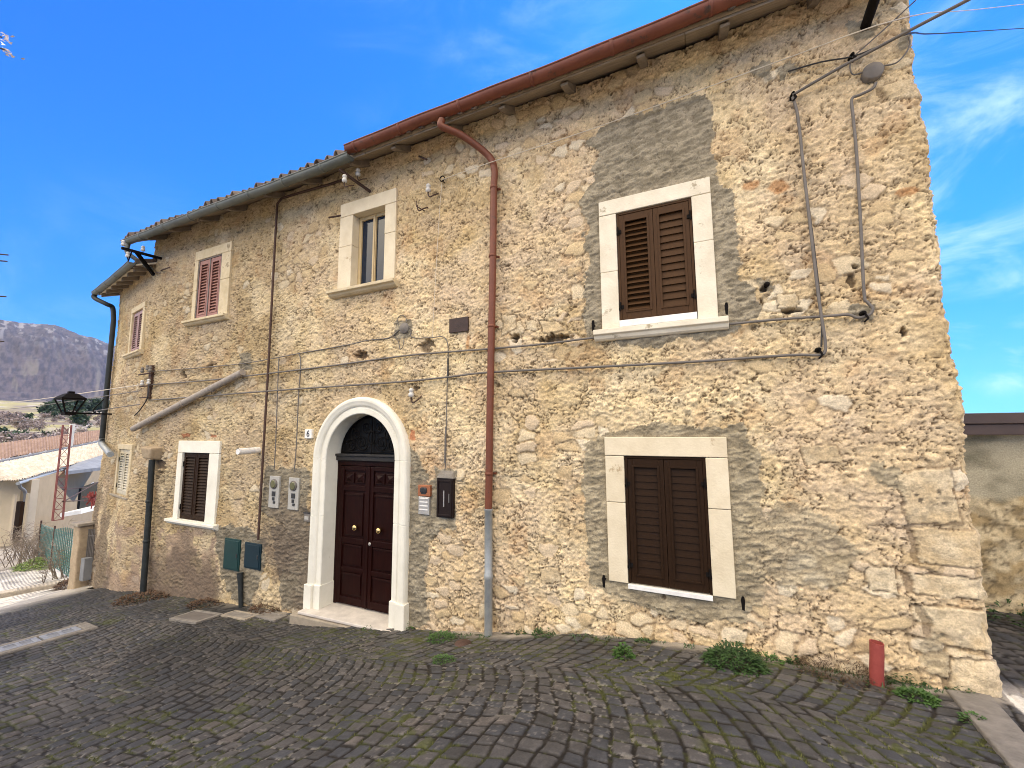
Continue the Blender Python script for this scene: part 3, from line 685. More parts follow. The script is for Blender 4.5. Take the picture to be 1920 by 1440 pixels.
b = MB(fr2); b.hexa([(-LEN2-.33, -.2, 5.47), (.1, -.2, 5.47), (.1, .33, 5.24), (-LEN2-.33, .33, 5.24)], [(-LEN2-.33, -.2, 5.52), (.1, -.2, 5.52), (.1, .33, 5.27), (-LEN2-.33, .33, 5.27)]); b.build('soffit_board', 'white_stone', house)
for k in range(7):
    uu = -.15-k*.49; b = MB(fr2); b.hexa([(uu-.05, -.2, 5.36), (uu+.05, -.2, 5.36), (uu+.05, .31, 5.16), (uu-.05, .31, 5.16)], [(uu-.05, -.2, 5.468), (uu+.05, -.2, 5.468), (uu+.05, .31, 5.247), (uu-.05, .31, 5.247)]); b.build('rafter', 'wood_end', house, .004)

# ---- gutters
def gutter(fr, u0, u1, o, z, r, m, parent, joints, name='gutter'):
    b = MB(fr); seg = 12
    pr = [(o+r*math.cos(t), z+r*math.sin(t)) for t in np.linspace(math.pi, 2*math.pi, seg)]
    pr = [(o-r, z+.03)]+pr+[(o+r, z+.012), (o+r+.008, z+.02), (o+r+.012, z+.010), (o+r+.004, z)]
    pin = [(o+(r-.004)*math.cos(t), z+(r-.004)*math.sin(t)) for t in np.linspace(2*math.pi, math.pi, seg)]
    pp = pr+pin
    n_ = len(pp); us = np.linspace(u0, u1, 40)
    V = [(uu, a, c+.012*math.sin(uu*1.3)+.004*math.sin(uu*5)) for uu in us for a, c in pp]
    b.add(V, [(i*n_+k, i*n_+(k+1) % n_, (i+1)*n_+(k+1) % n_, (i+1)*n_+k) for i in range(len(us)-1) for k in range(n_)], True)
    b.add([(u0, o+r*math.cos(t), z+r*math.sin(t)+.012*math.sin(u0*1.3)) for t in np.linspace(math.pi, 2*math.pi, seg)], [tuple(range(seg))])
    b.add([(u1, o+r*math.cos(t), z+r*math.sin(t)+.012*math.sin(u1*1.3)) for t in np.linspace(math.pi, 2*math.pi, seg)], [tuple(range(seg))])
    g = b.build(name, m, parent, recalc=True)
    for j in joints:
        c = MB(fr); rr_ = r+.007; V = []
        for uu in (j-.018, j+.018):
            for q in (rr_, rr_-.014): V += [(uu, o+q*math.cos(t), z+q*math.sin(t)+.012*math.sin(j*1.3)+.004*math.sin(j*5)) for t in np.linspace(math.pi*.98, 2.02*math.pi, seg)]
        Fq = []
        for k in range(seg-1): Fq += [(k, k+1, 2*seg+k+1, 2*seg+k), (k, k+1, seg+k+1, seg+k), (2*seg+k, 2*seg+k+1, 3*seg+k+1, 3*seg+k)]
        c.add(V, Fq, True); c.build('gutter_bracket', m, g)
    return g
gutter(fr1, -11.42, -4.72, .47, 5.775, .075, 'grey_gutter', house, [-10.7, -9.8, -8.9, -8.0, -7.1, -6.2, -5.3])
gutter(fr1, -4.78, 2.2, .475, 5.90, .080, 'red_gutter', house, [-4.6, -3.75, -2.75, -1.72, -.75, .25, 1.2])
gutter(fr2, -LEN2-.36, .12, .40, 5.28, .065, 'grey_gutter', house, [-2.9, -2.0, -1.1])
# ---- downpipes
dpp = [(WU((829, 210), .47)[0], -.47, 5.80), (WU((829, 210), .47)[0], -.47, 5.70), W3((868, 255), .30), W3((916, 292), .11), W3((927, 318), .085), W3((926, 345), .08)]
b = MB(); b.tube(smooth_path(dpp, 7)+[W3((924, 500), .08), W3((919, 750), .08), W3((916, 957), .08)], .047, 14)
dp = b.build('downpipe', 'red_pipe', house)
for py in (352, 480, 612, 888):
    p = W3((np.interp(py, [340, 957], [926, 916]), py), .08); c = MB(); c.lathe((p[0], p[1], p[2]-.018), (0, 0, 1), [(0, .047), (.004, .054), (.032, .054), (.036, .047)], 14); c.box(p[0]-.07, p[0]+.07, -.034, -.028+.02, p[2]-.012, p[2]+.012); c.build('pipe_clip', 'red_pipe', dp)
p0 = W3((916, 955), .08); b = MB(); b.lathe((p0[0], -.08, p0[2]-1.84+.0), (0, 0, 1), [(0, .05), (1.0, .05), (1.01, .056), (1.06, .056), (1.07, .05), (1.82, .05), (1.825, .055), (1.85, .055)], 14)
b.build('downpipe', 'zinc', house)
b = MB(); g0 = p0[2]-1.84; b.lathe((p0[0], -.08, g0-.12), (0, 0, 1), [(0, .08), (.10, .075), (.15, .06)], 12); b.build('pipe_base', 'concrete', house)
# lower grey-green downpipe and its stone corbel
a0 = W3((285, 862), .09); a1 = W3((268, 1112), .10)
b = MB(); b.tube([a0, W3((279, 960), .09), a1], .052, 12); dq = b.build('downpipe', 'dark_pipe', house)
for t in (.32, .62): 
    p = np.array(a0)*(1-t)+np.array(a1)*t; c = MB(); c.lathe(p-np.array([0, 0, .03]), (0, 0, 1), [(0, .052), (.006, .060), (.05, .060), (.056, .052)], 12); c.build('pipe_clip', 'dark_pipe', dq)
cu, cz = WU((288, 850), .05); b = MB(); b.hexa([(cu-.20, 0.1, cz-.13), (cu+.16, .1, cz-.15), (cu+.14, -.17, cz-.11), (cu-.18, -.16, cz-.10)], [(cu-.24, .1, cz+.16), (cu+.22, .1, cz+.13), (cu+.20, -.20, cz+.11), (cu-.22, -.2, cz+.14)]); b.build('corbel', 'mortar', house, .03)
# diagonal pipe
b = MB(); q0 = W3((455, 698), .08); q1 = W3((250, 804), .10); b.tube([q0, q1], .062, 12); dg = b.build('drain_pipe', 'grey_pipe', house)
for t in (.25, .5, .8):
    p = np.array(q0)*(1-t)+np.array(q1)*t; d_ = (np.array(q1)-np.array(q0)); d_ /= np.linalg.norm(d_); c = MB(); c.lathe(p-d_*.02, d_, [(0, .062), (.003, .072), (.045, .072), (.048, .062)], 12); c.build('pipe_clip', 'grey_pipe', dg)
# far-left dark downpipe
e0 = plane_hit((183, 560), P0+n2*.40, n2)
e1 = plane_hit((211, 577), P0+n2*.10+d2*0, n2); e2 = plane_hit((213, 600), P0+n2*.08, n2); e3 = plane_hit((191, 826), P0+n2*.08, n2); e4 = plane_hit((207, 852), P0+n2*.28, n2)
b = MB(); b.tube(smooth_path([fr2(-LEN2-.30, .40, 5.27), fr2(-LEN2-.30, .40, 5.15), tuple(e1*.6+e0*.4), tuple(e1), tuple(e2)], 8)+[tuple(e2*.5+e3*.5), tuple(e3)], .055, 12); dz = b.build('downpipe', 'dark_pipe', house)
b = MB(); b.tube([tuple(e3+np.array([0, 0, .05])), tuple(e3-np.array([0, 0, .08])), tuple(e4)], .062, 12); b.build('outlet', 'zinc', dz)
# grey gutter's short drop pipe onto the lower roof
s0 = (-11.28, -.47, 5.72); b = MB(); b.tube(smooth_path([s0, (-11.28, -.47, 5.52), (-11.22, -.34, 5.40), (-11.12, -.06, 5.22)], 6), .045, 12); b.build('downpipe', 'grey_gutter', house)
# thick dark cable duct running down from the eaves
b = MB(); b.tube([W3((640, 338), .05), W3((620, 345), .05), W3((560, 362), .05), W3((528, 372), .05), W3((520, 382), .05), W3((517, 430), .05), W3((503, 690), .05), W3((494, 840), .05), W3((484, 1012), .05)], .020, 8)
b.thing('cable_duct', 'rust_iron', 'thin dark rusty duct running from eaves down to the blue hatch', 'duct')

# ---- windows
def shutter(fr, u0, u1, z0, z1, o0, o1, m, parent, nsl, tilt, mirror, edge_m=None, panel_from=None):
    w = .055; b = MB(fr)
    b.box(u0, u0+w, o0, o1, z0, z1); b.box(u1-w, u1, o0, o1, z0, z1); b.box(u0+w, u1-w, o0, o1, z0, z0+.09); b.box(u0+w, u1-w, o0, o1, z1-.08, z1)
    # raised inner moulding
    for a, c, e, g in ((u0+w-.012, u0+w+.012, z0+.08, z1-.07), (u1-w-.012, u1-w+.012, z0+.08, z1-.07)): b.box(a, c, o1-.002, o1+.008, e, g)
    b.box(u0+w+.012, u1-w-.012, o1-.002, o1+.008, z0+.08, z0+.10); b.box(u0+w+.012, u1-w-.012, o1-.002, o1+.008, z1-.09, z1-.07)
    s = b.build('shutter', m, parent, .003)
    b = MB(fr); zz0 = z0+.10; zz1 = z1-.09; st = (zz1-zz0)/nsl
    for i in range(nsl):
        zc = zz0+st*(i+.5); dz = math.cos(tilt)*st*.56; do = math.sin(tilt)*st*.56; oc = (o0+o1)/2
        t = .005
        b.hexa([(u0+w, oc+do-t, zc-dz), (u1-w, oc+do-t, zc-dz), (u1-w, oc+do+t, zc-dz), (u0+w, oc+do+t, zc-dz)], [(u0+w, oc-do-t, zc+dz), (u1-w, oc-do-t, zc+dz), (u1-w, oc-do+t, zc+dz), (u0+w, oc-do+t, zc+dz)])
    b.box(u0+w, u1-w, o0+.001, o0+.005, zz0, zz1)
    b.build('slats', m, s)
    return s
def window(fr, out_, inn, joints, m, sill, depth, name='window'):
    u0, u1, z0, z1 = out_; a, b_, c, d = inn; mb = MB(fr); o1 = .030
    mb.box(u0, u1, -depth, o1, d, z1)
    for (x0, x1, js) in ((u0, a, joints[0]), (b_, u1, joints[1])):
        zc = [z0]+js+[d-.005]
        for i in range(len(zc)-1): mb.box(x0+random.uniform(-.004, .004), x1, -depth, o1+random.uniform(-.004, .003), zc[i]+(.004 if i else 0), zc[i+1])
    w = mb.build(name, m, house, .007)
    mb = MB(fr); mb.box(u0+.01, u1-.01, -depth-.02, -depth, z0-.02, z1-.02); mb.build('backing', 'black_wood', w)
    if sill:
        su0, su1, sz0, sz1, pj, sm_ = sill; mb = MB(fr)
        n_ = 6; pr = [(-depth, sz0), (pj*.35, sz0), (pj*.6, sz0+.02), (pj*.75, sz0+(sz1-sz0)*.45), (pj, sz0+(sz1-sz0)*.55), (pj, sz1), (-depth, sz1+.01)]
        n_ = len(pr); V = [(su0, o, z) for o, z in pr]+[(su1, o, z) for o, z in pr]
        mb.add(V, [tuple(range(n_)), tuple(range(n_, 2*n_))[::-1]]+[(i, (i+1) % n_, n_+(i+1) % n_, n_+i) for i in range(n_)]); mb.build('sill', sm_, w, .006)
    return w
def hinges(fr, pts, w, m='iron', o=.03):
    for (uu, zz, sgn) in pts:
        b = MB(fr); b.lathe((uu, o+.012, zz-.05), (0, 0, 1), [(0, .008), (.10, .0081)], 8); b.box(min(uu, uu+sgn*.035), max(uu, uu+sgn*.035), o-.002, o+.008, zz-.03, zz+.012); b.box(min(uu, uu-sgn*.02), max(uu, uu-sgn*.02), o-.002, o+.010, zz-.045, zz-.02)
        b.build('hinge', m, w)
# 1 upper right brown
w1 = window(fr1, (-1.06, .16, 2.76, 4.34), (-.86, -.035, 2.76, 4.16), ([3.45], [3.62]), 'white_stone', (-1.15, .25, 2.63, 2.755, .11, 'white_stone'), .22)
b = MB(fr1)
for bx_ in ((-.855, -.830, 2.855, 4.155), (-.065, -.040, 2.855, 4.155), (-.83, -.065, 4.13, 4.155)): b.box(bx_[0], bx_[1], -.08, .012, bx_[2], bx_[3])
b.build('shutter_frame', 'brown_shutter', w1, .003)
shutter(fr1, -.828, -.450, 2.86, 4.125, -.035, .008, 'brown_shutter', w1, 17, R(38), 0); shutter(fr1, -.446, -.068, 2.86, 4.125, -.035, .008, 'brown_shutter', w1, 13, R(14), 0)
b = MB(fr1); b.box(-.86, -.04, -.1, .035, 2.775, 2.852); b.build('ledge_strip', 'white_paint', w1, .004)
hinges(fr1, [(-.842, 3.93, 1), (-.842, 3.02, 1), (-.055, 3.95, -1), (-.055, 3.05, -1)], w1, o=.012)
# 2 lower right brown
w2 = window(fr1, (-1.075, .165, -.045, 1.52), (-.865, -.038, -.045, 1.315), ([.80], [.80]), 'cream_stone', None, .22)
b = MB(fr1)
for bx_ in ((-.860, -.832, -.04, 1.31), (-.07, -.042, -.04, 1.31), (-.832, -.07, 1.285, 1.31)): b.box(bx_[0], bx_[1], -.08, .015, bx_[2], bx_[3])
b.build('shutter_frame', 'dark_shutter', w2, .003)
shutter(fr1, -.830, -.453, -.035, 1.28, -.035, .010, 'dark_shutter', w2, 15, R(8), 0); shutter(fr1, -.449, -.072, -.035, 1.28, -.035, .010, 'dark_shutter', w2, 15, R(8), 0)
b = MB(fr1); b.box(-.865, -.042, -.15, .045, -.092, -.048); b.build('ledge_strip', 'white_paint', w2, .004)
hinges(fr1, [(-.845, 1.02, 1), (-.845, .16, 1), (-.057, 1.05, -1), (-.057, .16, -1)], w2, o=.015)
# 3 centre window, pale wooden casement
w3 = window(fr1, (-5.385, -4.20, 3.87, 5.375), (-5.10, -4.415, 3.87, 5.145), ([4.62], [4.66]), 'cream_stone', (-5.50, -4.12, 3.765, 3.868, .15, 'worn_stone'), .30)
b = MB(fr1)
for x in ((-5.095, -5.035), (-4.79, -4.725), (-4.48, -4.42)): b.box(x[0], x[1], -.17, -.11, 3.88, 5.14)
for z in ((3.88, 3.95), (5.08, 5.14)): b.box(-5.035, -4.79, -.168, -.112, *z); b.box(-4.725, -4.48, -.168, -.112, *z)
b.box(-4.772, -4.742, -.11, -.095, 3.9, 5.12)
cf_ = b.build('casement', 'cream_wood', w3, .006)
for x in ((-5.035, -4.79), (-4.725, -4.48)):
    b = MB(fr1); b.box(x[0], x[1], -.145, -.139, 3.95, 5.08); b.build('pane', 'pane', w3)
# 4 pink shutters
w4 = window(fr1, (-9.53, -8.32, 3.87, 5.35), (-9.41, -8.61, 3.87, 5.155), ([4.5], [4.6]), 'worn_stone', (-9.68, -8.28, 3.77, 3.868, .12, 'worn_stone'), .2)
b = MB(fr1)
for bx_ in ((-9.405, -9.375, 3.885, 5.15), (-8.645, -8.615, 3.885, 5.15), (-9.375, -8.645, 5.125, 5.15), (-9.025, -8.995, 3.885, 5.125)): b.box(bx_[0], bx_[1], -.08, .018, bx_[2], bx_[3])
b.build('shutter_frame', 'shutter_edge', w4, .003)
shutter(fr1, -9.373, -9.027, 3.89, 5.12, -.035, .008, 'pink_shutter', w4, 17, R(35), 0); shutter(fr1, -8.993, -8.647, 3.89, 5.12, -.035, .008, 'pink_shutter', w4, 17, R(35), 0)
# 5 lower dark brown
w5 = window(fr1, (-9.59, -8.24, -.07, 1.435), (-9.43, -8.54, -.07, 1.205), ([], []), 'white_plaster', (-9.72, -8.12, -.17, -.072, .11, 'white_plaster'), .2)
shutter(fr1, -9.42, -8.987, -.06, 1.20, -.05, -.008, 'dark_shutter', w5, 19, R(35), 0); shutter(fr1, -8.983, -8.55, -.06, 1.20, -.05, -.008, 'dark_shutter', w5, 19, R(35), 0)
hinges(fr1, [(-9.41, .98, 1), (-9.41, .16, 1), (-8.56, .98, -1)], w5, o=-.008)
# 6 far-left upper
u6 = (-1.42, -.33)
w6 = window(fr2, (u6[0], u6[1], 3.46, 4.60), (-1.32, -.48, 3.46, 4.47), ([], []), 'worn_stone', (-1.55, -.24, 3.36, 3.458, .10, 'worn_stone'), .16)
shutter(fr2, -1.31, -.902, 3.47, 4.46, -.05, -.01, 'mauve_shutter', w6, 15, R(35), 0); shutter(fr2, -.898, -.49, 3.47, 4.46, -.05, -.01, 'mauve_shutter', w6, 15, R(35), 0)
# 7 far-left lower
w7 = window(fr2, (-1.42, -.28, .20, 1.34), (-1.32, -.42, .20, 1.22), ([], []), 'worn_stone', (-1.52, -.16, .13, .198, .08, 'grey_stone'), .16)
shutter(fr2, -1.31, -.872, .21, 1.21, -.04, .0, 'cream_shutter', w7, 14, R(45), 0); shutter(fr2, -.868, -.43, .21, 1.21, -.04, .0, 'cream_shutter', w7, 14, R(45), 0)
hinges(fr2, [(-1.30, .98, 1), (-1.30, .40, 1), (-.44, .98, -1), (-.44, .40, -1)], w7, o=.0)
# shutter stops
for p in ((1113, 610), (1362, 578), (1133, 1087), (1393, 1128)):
    uu, zz = WU(p, .05); b = MB(fr1); b.box(uu-.012, uu+.012, -.02, .065, zz-.008, zz+.008); b.prism([(uu-.012, zz-.07), (uu+.010, zz-.075), (uu+.018, zz+.02), (uu+.012, zz+.055), (uu-.008, zz+.055), (uu-.018, zz+.02)], .065, .080); b.build('shutter_stop', 'iron', house, .003)

# ---- arched doorway
b = MB(fr1)
prof = [(0, -.30), (0, .026), (.012, .036), (.085, .036), (.095, .026), (.110, .026), (.122, .046), (.140, .058), (.165, .066), (.195, .078), (.222, .078), (.240, .070), (.252, .052), (.26, .02), (.26, -.06)]
ZB = -1.06
st_ = []
zj = [.30, ZS]
def jz(lo, hi): 
    r_ = [lo]
    for z in zj:
        if lo < z < hi+.001: r_ += [z-.007, z-.0035, z, z+.0035] if z < hi else [z-.007, z-.0035, z]
    return r_
zl = [ZB, -.4]+[.293, .2965, .30, .3035, .307]+[ZS-.007, ZS-.0035, ZS]
def isj(z): return abs(z-.30) < .0036 or abs(z-ZS) < .0036
P = [('l', z) for z in zl]+[('a', t) for t in np.linspace(math.pi-.006, .006, 49)]+[('r', z) for z in zl[::-1]]
V = []; np_ = len(prof)
for k, t in P:
    g = -.006 if (k in 'lr' and isj(t)) else 0
    for r_, o in prof:
        if o > 0: o = o+g
        if k == 'l': V.append((UC-RI-r_, o, t))
        elif k == 'r': V.append((UC+RI+r_, o, t))
        else: V.append((UC+(RI+r_)*math.cos(t), o, ZS+(RI+r_)*math.sin(t)))
b.add(V, [(i*np_+k, i*np_+k+1, (i+1)*np_+k+1, (i+1)*np_+k) for i in range(len(P)-1) for k in range(np_-1)], False)
ds = b.build('door_surround', 'white_plaster', house)
for s_ in (-1, 1):
    b = MB(fr1); x = [UC+s_*(RI-.014), UC+s_*(RI+.125)]; b.box(min(x), max(x), -.3, .058, ZB-.12, -.73); x = [UC+s_*(RI+.125), UC+s_*(RO_+.022)]; b.box(min(x), max(x), -.06, .098, ZB-.12, -.73); b.build('plinth', 'white_plaster', ds, .008)
b = MB(fr1); b.hexa([(UC-RO_-.08, -.3, ZB-.30), (UC+RO_+.02, -.3, ZB-.30), (UC+RO_+.0, .17, ZB-.30), (UC-RO_-.10, .26, ZB-.30)], [(UC-RO_-.08, -.3, ZB-.055), (UC+RO_+.02, -.3, ZB-.055), (UC+RO_+.0, .17, ZB-.06), (UC-RO_-.10, .26, ZB-.06)]); b.build('doorstep', 'grey_stone', ds, .015)
b = MB(fr1); b.hexa([(UC-RO_+.06, -.32, ZB-.050), (UC+RO_-.04, -.32, ZB-.050), (UC+RO_-.05, .15, ZB-.052), (UC-RO_+.02, .22, ZB-.052)], [(UC-RO_+.06, -.32, ZB+.0), (UC+RO_-.04, -.32, ZB+.0), (UC+RO_-.05, .15, ZB-.012), (UC-RO_+.02, .22, ZB-.012)]); b.build('threshold', 'marble', ds, .01)
# door
OD = -.23
door_e = MB(fr1); door_e.box(UC-RI-.03, UC-RI+.06, OD-.06, OD+.02, ZB, 1.10); door_e.box(UC+RI-.06, UC+RI+.03, OD-.06, OD+.02, ZB, 1.10); door_e.box(UC-RI-.03, UC+RI+.03, OD-.06, OD+.022, 1.06, 1.14)
door = door_e.build('door', 'mahogany', house, .005)
b = MB(fr1); b.box(UC-RI-.03, UC+RI+.03, OD-.05, OD+.06, 1.14, 1.21); b.box(UC-RI-.03, UC+RI+.03, OD-.05, OD+.085, 1.21, 1.245); b.build('transom', 'black_wood', door, .006)
for s_ in (-1, 1):
    b = MB(fr1)
    def bx2(a, c, o0, o1, z0, z1):
        x = [UC+s_*a, UC+s_*c]; b.box(min(x), max(x), o0, o1, z0, z1)
    bx2(.004, RI-.058, OD-.05, OD, ZB+.012, 1.055)
    # stiles & rails raised
    for a, c, z0, z1 in ((.004, .085, ZB+.02, 1.05), (RI-.15, RI-.06, ZB+.02, 1.05)): bx2(a, c, OD, OD+.022, z0, z1)
    for z0, z1 in ((ZB+.02, ZB+.13), (-.56, -.49), (-.14, -.05), (.67, .75), (.985, 1.05)): bx2(.085, RI-.15, OD, OD+.021, z0, z1)
    # raised fields
    for z0, z1 in ((ZB+.17, -.60), (-.455, -.175), (-.01, .635)): bx2(.125, RI-.19, OD, OD+.016, z0, z1)
    for z in (-.60, -.175, .60): bx2(.11, RI-.175, OD+.016, OD+.030, z, z+.025)
    for a in (.105, .325):
        bx2(a, a+.19, OD, OD+.018, .79, .95)
        x = UC+s_*(a+.095); b.add([(x-.07, OD+.018, .81), (x+.07, OD+.018, .81), (x+.07, OD+.018, .93), (x-.07, OD+.018, .93), (x, OD+.05, .87)], [(0, 1, 4), (1, 2, 4), (2, 3, 4), (3, 0, 4), (3, 2, 1, 0)])
    if s_ == -1: b.box(UC-.018, UC+.018, OD, OD+.035, ZB+.02, 1.05)
    b.build('door_leaf', 'mahogany', door, .006)
    kx = UC+s_*.24; b = MB(); b.lathe((kx, -OD+.0, .12), (0, -1, 0), [(-.03, .012), (.02, .014), (.03, .024), (.035, .040), (.05, .046), (.07, .043), (.082, .030), (.088, .012)], 16); b.build('door_knob', 'brass', door)
b = MB(); b.lathe((UC+.045, -OD-.02, -.10), (0, -1, 0), [(0, .025), (.012, .0249), (.016, .018)], 12); b.build('lock', 'silver', door)
# fanlight with wrought scrolls
b = MB(fr1); n_ = 32; V = [(UC+(RI+.02)*math.cos(t), OD-.04, 1.245+.0+(RI+.02-.065)*math.sin(t)) for t in np.linspace(0, math.pi, n_)]+[(UC+(RI+.02)*math.cos(t), OD-.03, 1.245+(RI-.045)*math.sin(t)) for t in np.linspace(0, math.pi, n_)]
b.add(V, [tuple(range(n_)), tuple(range(n_, 2*n_))[::-1]]+[(i, (i+1) % n_, n_+(i+1) % n_, n_+i) for i in range(n_)]); fl = b.build('fanlight', 'glass_dark', door)
b = MB(fr1)
def spiral(cx_, cz_, r0, a0, turns, sg):
    return [(cx_+sg*r0*(1-.8*t)*math.cos(a0+turns*2*math.pi*t), OD+.0, cz_+r0*(1-.8*t)*math.sin(a0+turns*2*math.pi*t)) for t in np.linspace(0, 1, 40)]
for sg in (-1, 1):
    b.tube(spiral(UC+sg*.20, 1.42, .13, R(200), 1.6, sg), .010, 6); b.tube(spiral(UC+sg*.43, 1.37, .11, R(20), 1.5, sg), .010, 6); b.tube(spiral(UC+sg*.33, 1.56, .10, R(120), 1.5, -sg), .009, 6)
    b.tube(spiral(UC+sg*.12, 1.66, .09, R(250), 1.4, sg), .009, 6)
    b.tube([(UC+sg*.02, OD, 1.26), (UC+sg*.25, OD, 1.28), (UC+sg*.55, OD, 1.27)], .009, 6)
    b.tube([(UC+sg*(RI-.05)*math.cos(t), OD, 1.25+(RI-.10)*math.sin(t)) for t in np.linspace(0, math.pi/2, 20)], .011, 6)
b.tube([(UC+.065*math.cos(t), OD+.005, 1.50+.10*math.sin(t)) for t in np.linspace(0, 2*math.pi, 24)], .011, 6); b.tube([(UC, OD, 1.25), (UC, OD, 1.80)], .010, 6)
b.build('scroll_grille', 'iron', fl)

# ================================================================== THINGS ON THE FACADE
def cable(name, pts, r, m, label, cat='cable', o=.035, group=None, sag=True, seg=7):
    P = [(W3(p, o) if len(p) == 2 else p) for p in pts]
    b = MB(); b.tube(smooth_path(P, 4), r*.72, seg); return b.thing(name, m, label, cat, group)
cable('wall_cable', [(276, 697), (370, 690), (460, 681), (560, 663), (650, 647), (690, 638), (728, 634), (745, 622), (752, 616)], .013, 'cable_grey', 'grey cable climbing from left wall bracket to round junction box above the door')
cable('wall_cable', [(766, 612), (771, 620), (770, 630), (782, 634), (810, 633), (832, 632), (840, 650), (839, 700), (837, 790), (836, 858), (834, 882)], .010, 'cable_grey', 'grey cable looping from junction box above the door down to the black mailbox')
cable('wall_cable', [(285, 721), (380, 714), (480, 703), (620, 686), (751, 668), (840, 660), (919, 654), (1020, 645), (1125, 632), (1344, 610), (1460, 599), (1547, 593), (1590, 590), (1608, 596), (1630, 590), (1636, 578), (1626, 566), (1620, 550), (1614, 430), (1606, 290), (1599, 215), (1597, 186), (1612, 178), (1636, 166), (1642, 155)], .019, 'cable_grey', 'grey cable running level under upper window sill then up to the round box', o=.045)
cable('wall_cable', [(285, 750), (380, 743), (480, 735), (620, 725), (751, 716), (840, 707), (919, 698), (1120, 688), (1320, 677), (1480, 666), (1532, 666), (1546, 660), (1547, 640), (1541, 600), (1533, 545), (1522, 450), (1508, 330), (1496, 220), (1486, 182)], .020, 'cable_grey', 'lowest grey cable above the arch, turning up at the far right to the wall hook', o=.055)
cable('wall_cable', [(1490, 190), (1500, 260), (1514, 370), (1527, 470), (1540, 590), (1540, 650)], .012, 'cable_dark', 'thin dark cable hanging beside the thick vertical cable right of the brown shutters', o=.04)
cable('meter_cable', [(523, 672), (521, 720), (517, 830), (514, 880)], .012, 'cable_grey', 'grey conduit dropping to the left gas meter box')
cable('meter_cable', [(560, 662), (564, 680), (560, 740), (556, 830), (552, 884)], .012, 'cable_grey', 'grey conduit dropping to the right gas meter box')
cable('cable_sleeve', [(840, 672), (840, 705)], .017, 'cable_dark', 'short black sleeve where the mailbox cable crosses the level cables', 'sleeve', o=.06)
cable('cable_sleeve', [(836, 800), (834, 868)], .017, 'cable_grey', 'dark grey tube sleeve just above the black mailbox', 'sleeve', o=.045)
cable('wire', [(829, 338), (824, 400), (818, 500), (813, 590), (811, 632)], .005, 'cable_white', 'thin pale wire hanging straight down from the wire hook to the level cables', 'wire')
cable('wire', [W3((829, 337), .06), W3((927, 302), .15), W3((1092, 248), .06), W3((1331, 162), .06), W3((1490, 104), .06), W3((1700, 32), .06), tuple(RD(1830, 18, 9)), tuple(RD(2060, -8, 14))], .008, 'cable_white', 'pale wire slanting up across the facade from hook to corner and out into the sky', 'wire')
cable('wire', [W3((1598, 108), .06), W3((1650, 62), .07), W3((1712, 5), .08), W3((1740, -20), .3)], .008, 'cable_grey', 'short grey wire rising steeply from the upper wall hook to the roof corner', 'wire')
cable('wire', [W3((1477, 134), .05), W3((1540, 116), .05), W3((1598, 106), .05), W3((1650, 86), .05), W3((1708, 62), .06), tuple(RD(1760, 63, 8)), tuple(RD(1920, 53, 14)), tuple(RD(2080, 44, 20))], .011, 'cable_dark', 'dark twisted wire running from wall hook past the corner into the sky', 'wire')
cable('overhead_cable', [W3((1486, 178), .06), W3((1560, 135), .10), W3((1640, 92), .2), W3((1730, 44), .4), W3((1822, -4), .7), W3((1960, -80), 1.2)], .020, 'cable_grey', 'thick grey bundled cable leaving the wall hook and rising out past the corner', 'cable')
cable('wall_cable', [(1652, 124), (1680, 118), (1698, 100), (1706, 82), (1704, 70)], .010, 'cable_grey', 'short grey cable curling from the round box to the house corner')
cable('wall_cable', [(1620, 135), (1600, 140), (1594, 128), (1595, 112)], .009, 'cable_grey', 'short grey cable linking the round box to the upper wall hook')
cable('wall_cable', [(747, 610), (746, 597), (752, 591), (760, 594), (763, 604)], .008, 'cable_grey', 'small cable loop standing above the round junction box over the door')
cable('wall_cable', [(738, 630), (747, 640), (750, 655), (756, 648), (758, 632)], .008, 'cable_grey', 'small cable loop hanging below the round junction box over the door')
# fixings
for p, lab in (((1486, 180), 'dark wall hook holding the thick cable where it turns down right of the upper window'), ((1596, 108), 'small dark wall hook near the roof corner where wires meet'), ((1534, 656), 'dark anchor where the lowest cable turns upward'), ((1618, 588), 'dark anchor in a mortar pad where the level cable turns upward')):
    q = W3(p, .02); b = MB(); b.lathe((q[0], .04, q[2]), (0, -1, 0), [(0, .030), (.05, .026), (.10, .018), (.12, .010)], 10); b.tube([(q[0], -.06, q[2]), (q[0]+.02, -.075, q[2]-.06), (q[0]-.01, -.07, q[2]-.09)], .010, 6); b.thing('wall_hook', 'iron', lab, 'hook')
for p, r_, lab in (((757, 615), .085, 'round grey junction box on the wall above the arched door'), ((1638, 131), .085, 'round grey junction box high on the wall near the right corner')):
    q = W3(p, .05); b = MB(); b.lathe((q[0], .03, q[2]), (0, -1, 0), [(0, r_), (.075, r_*.98), (.085, r_*.9), (.09, r_*.55), (.095, r_*.5), (.100, .01)], 20); b.thing('junction_box', 'box_grey', lab, 'junction box', None, .0)
def insulator(b, p, s=1.0): b.lathe((p[0], p[1], p[2]), (0, 0, 1), [(0, .020*s), (.015*s, .036*s), (.045*s, .036*s), (.055*s, .024*s), (.07*s, .024*s), (.08*s, .034*s), (.10*s, .030*s), (.118*s, .014*s)], 12)
def hook(b, p, s=1.0): b.tube(smooth_path([(p[0], p[1], p[2]), (p[0], p[1], p[2]-.05*s), (p[0]+.03*s, p[1], p[2]-.09*s), (p[0]+.07*s, p[1]+.03, p[2]-.06*s), (p[0]+.08*s, p[1]+.12, p[2]-.0*s)], 5), .009*s, 6)
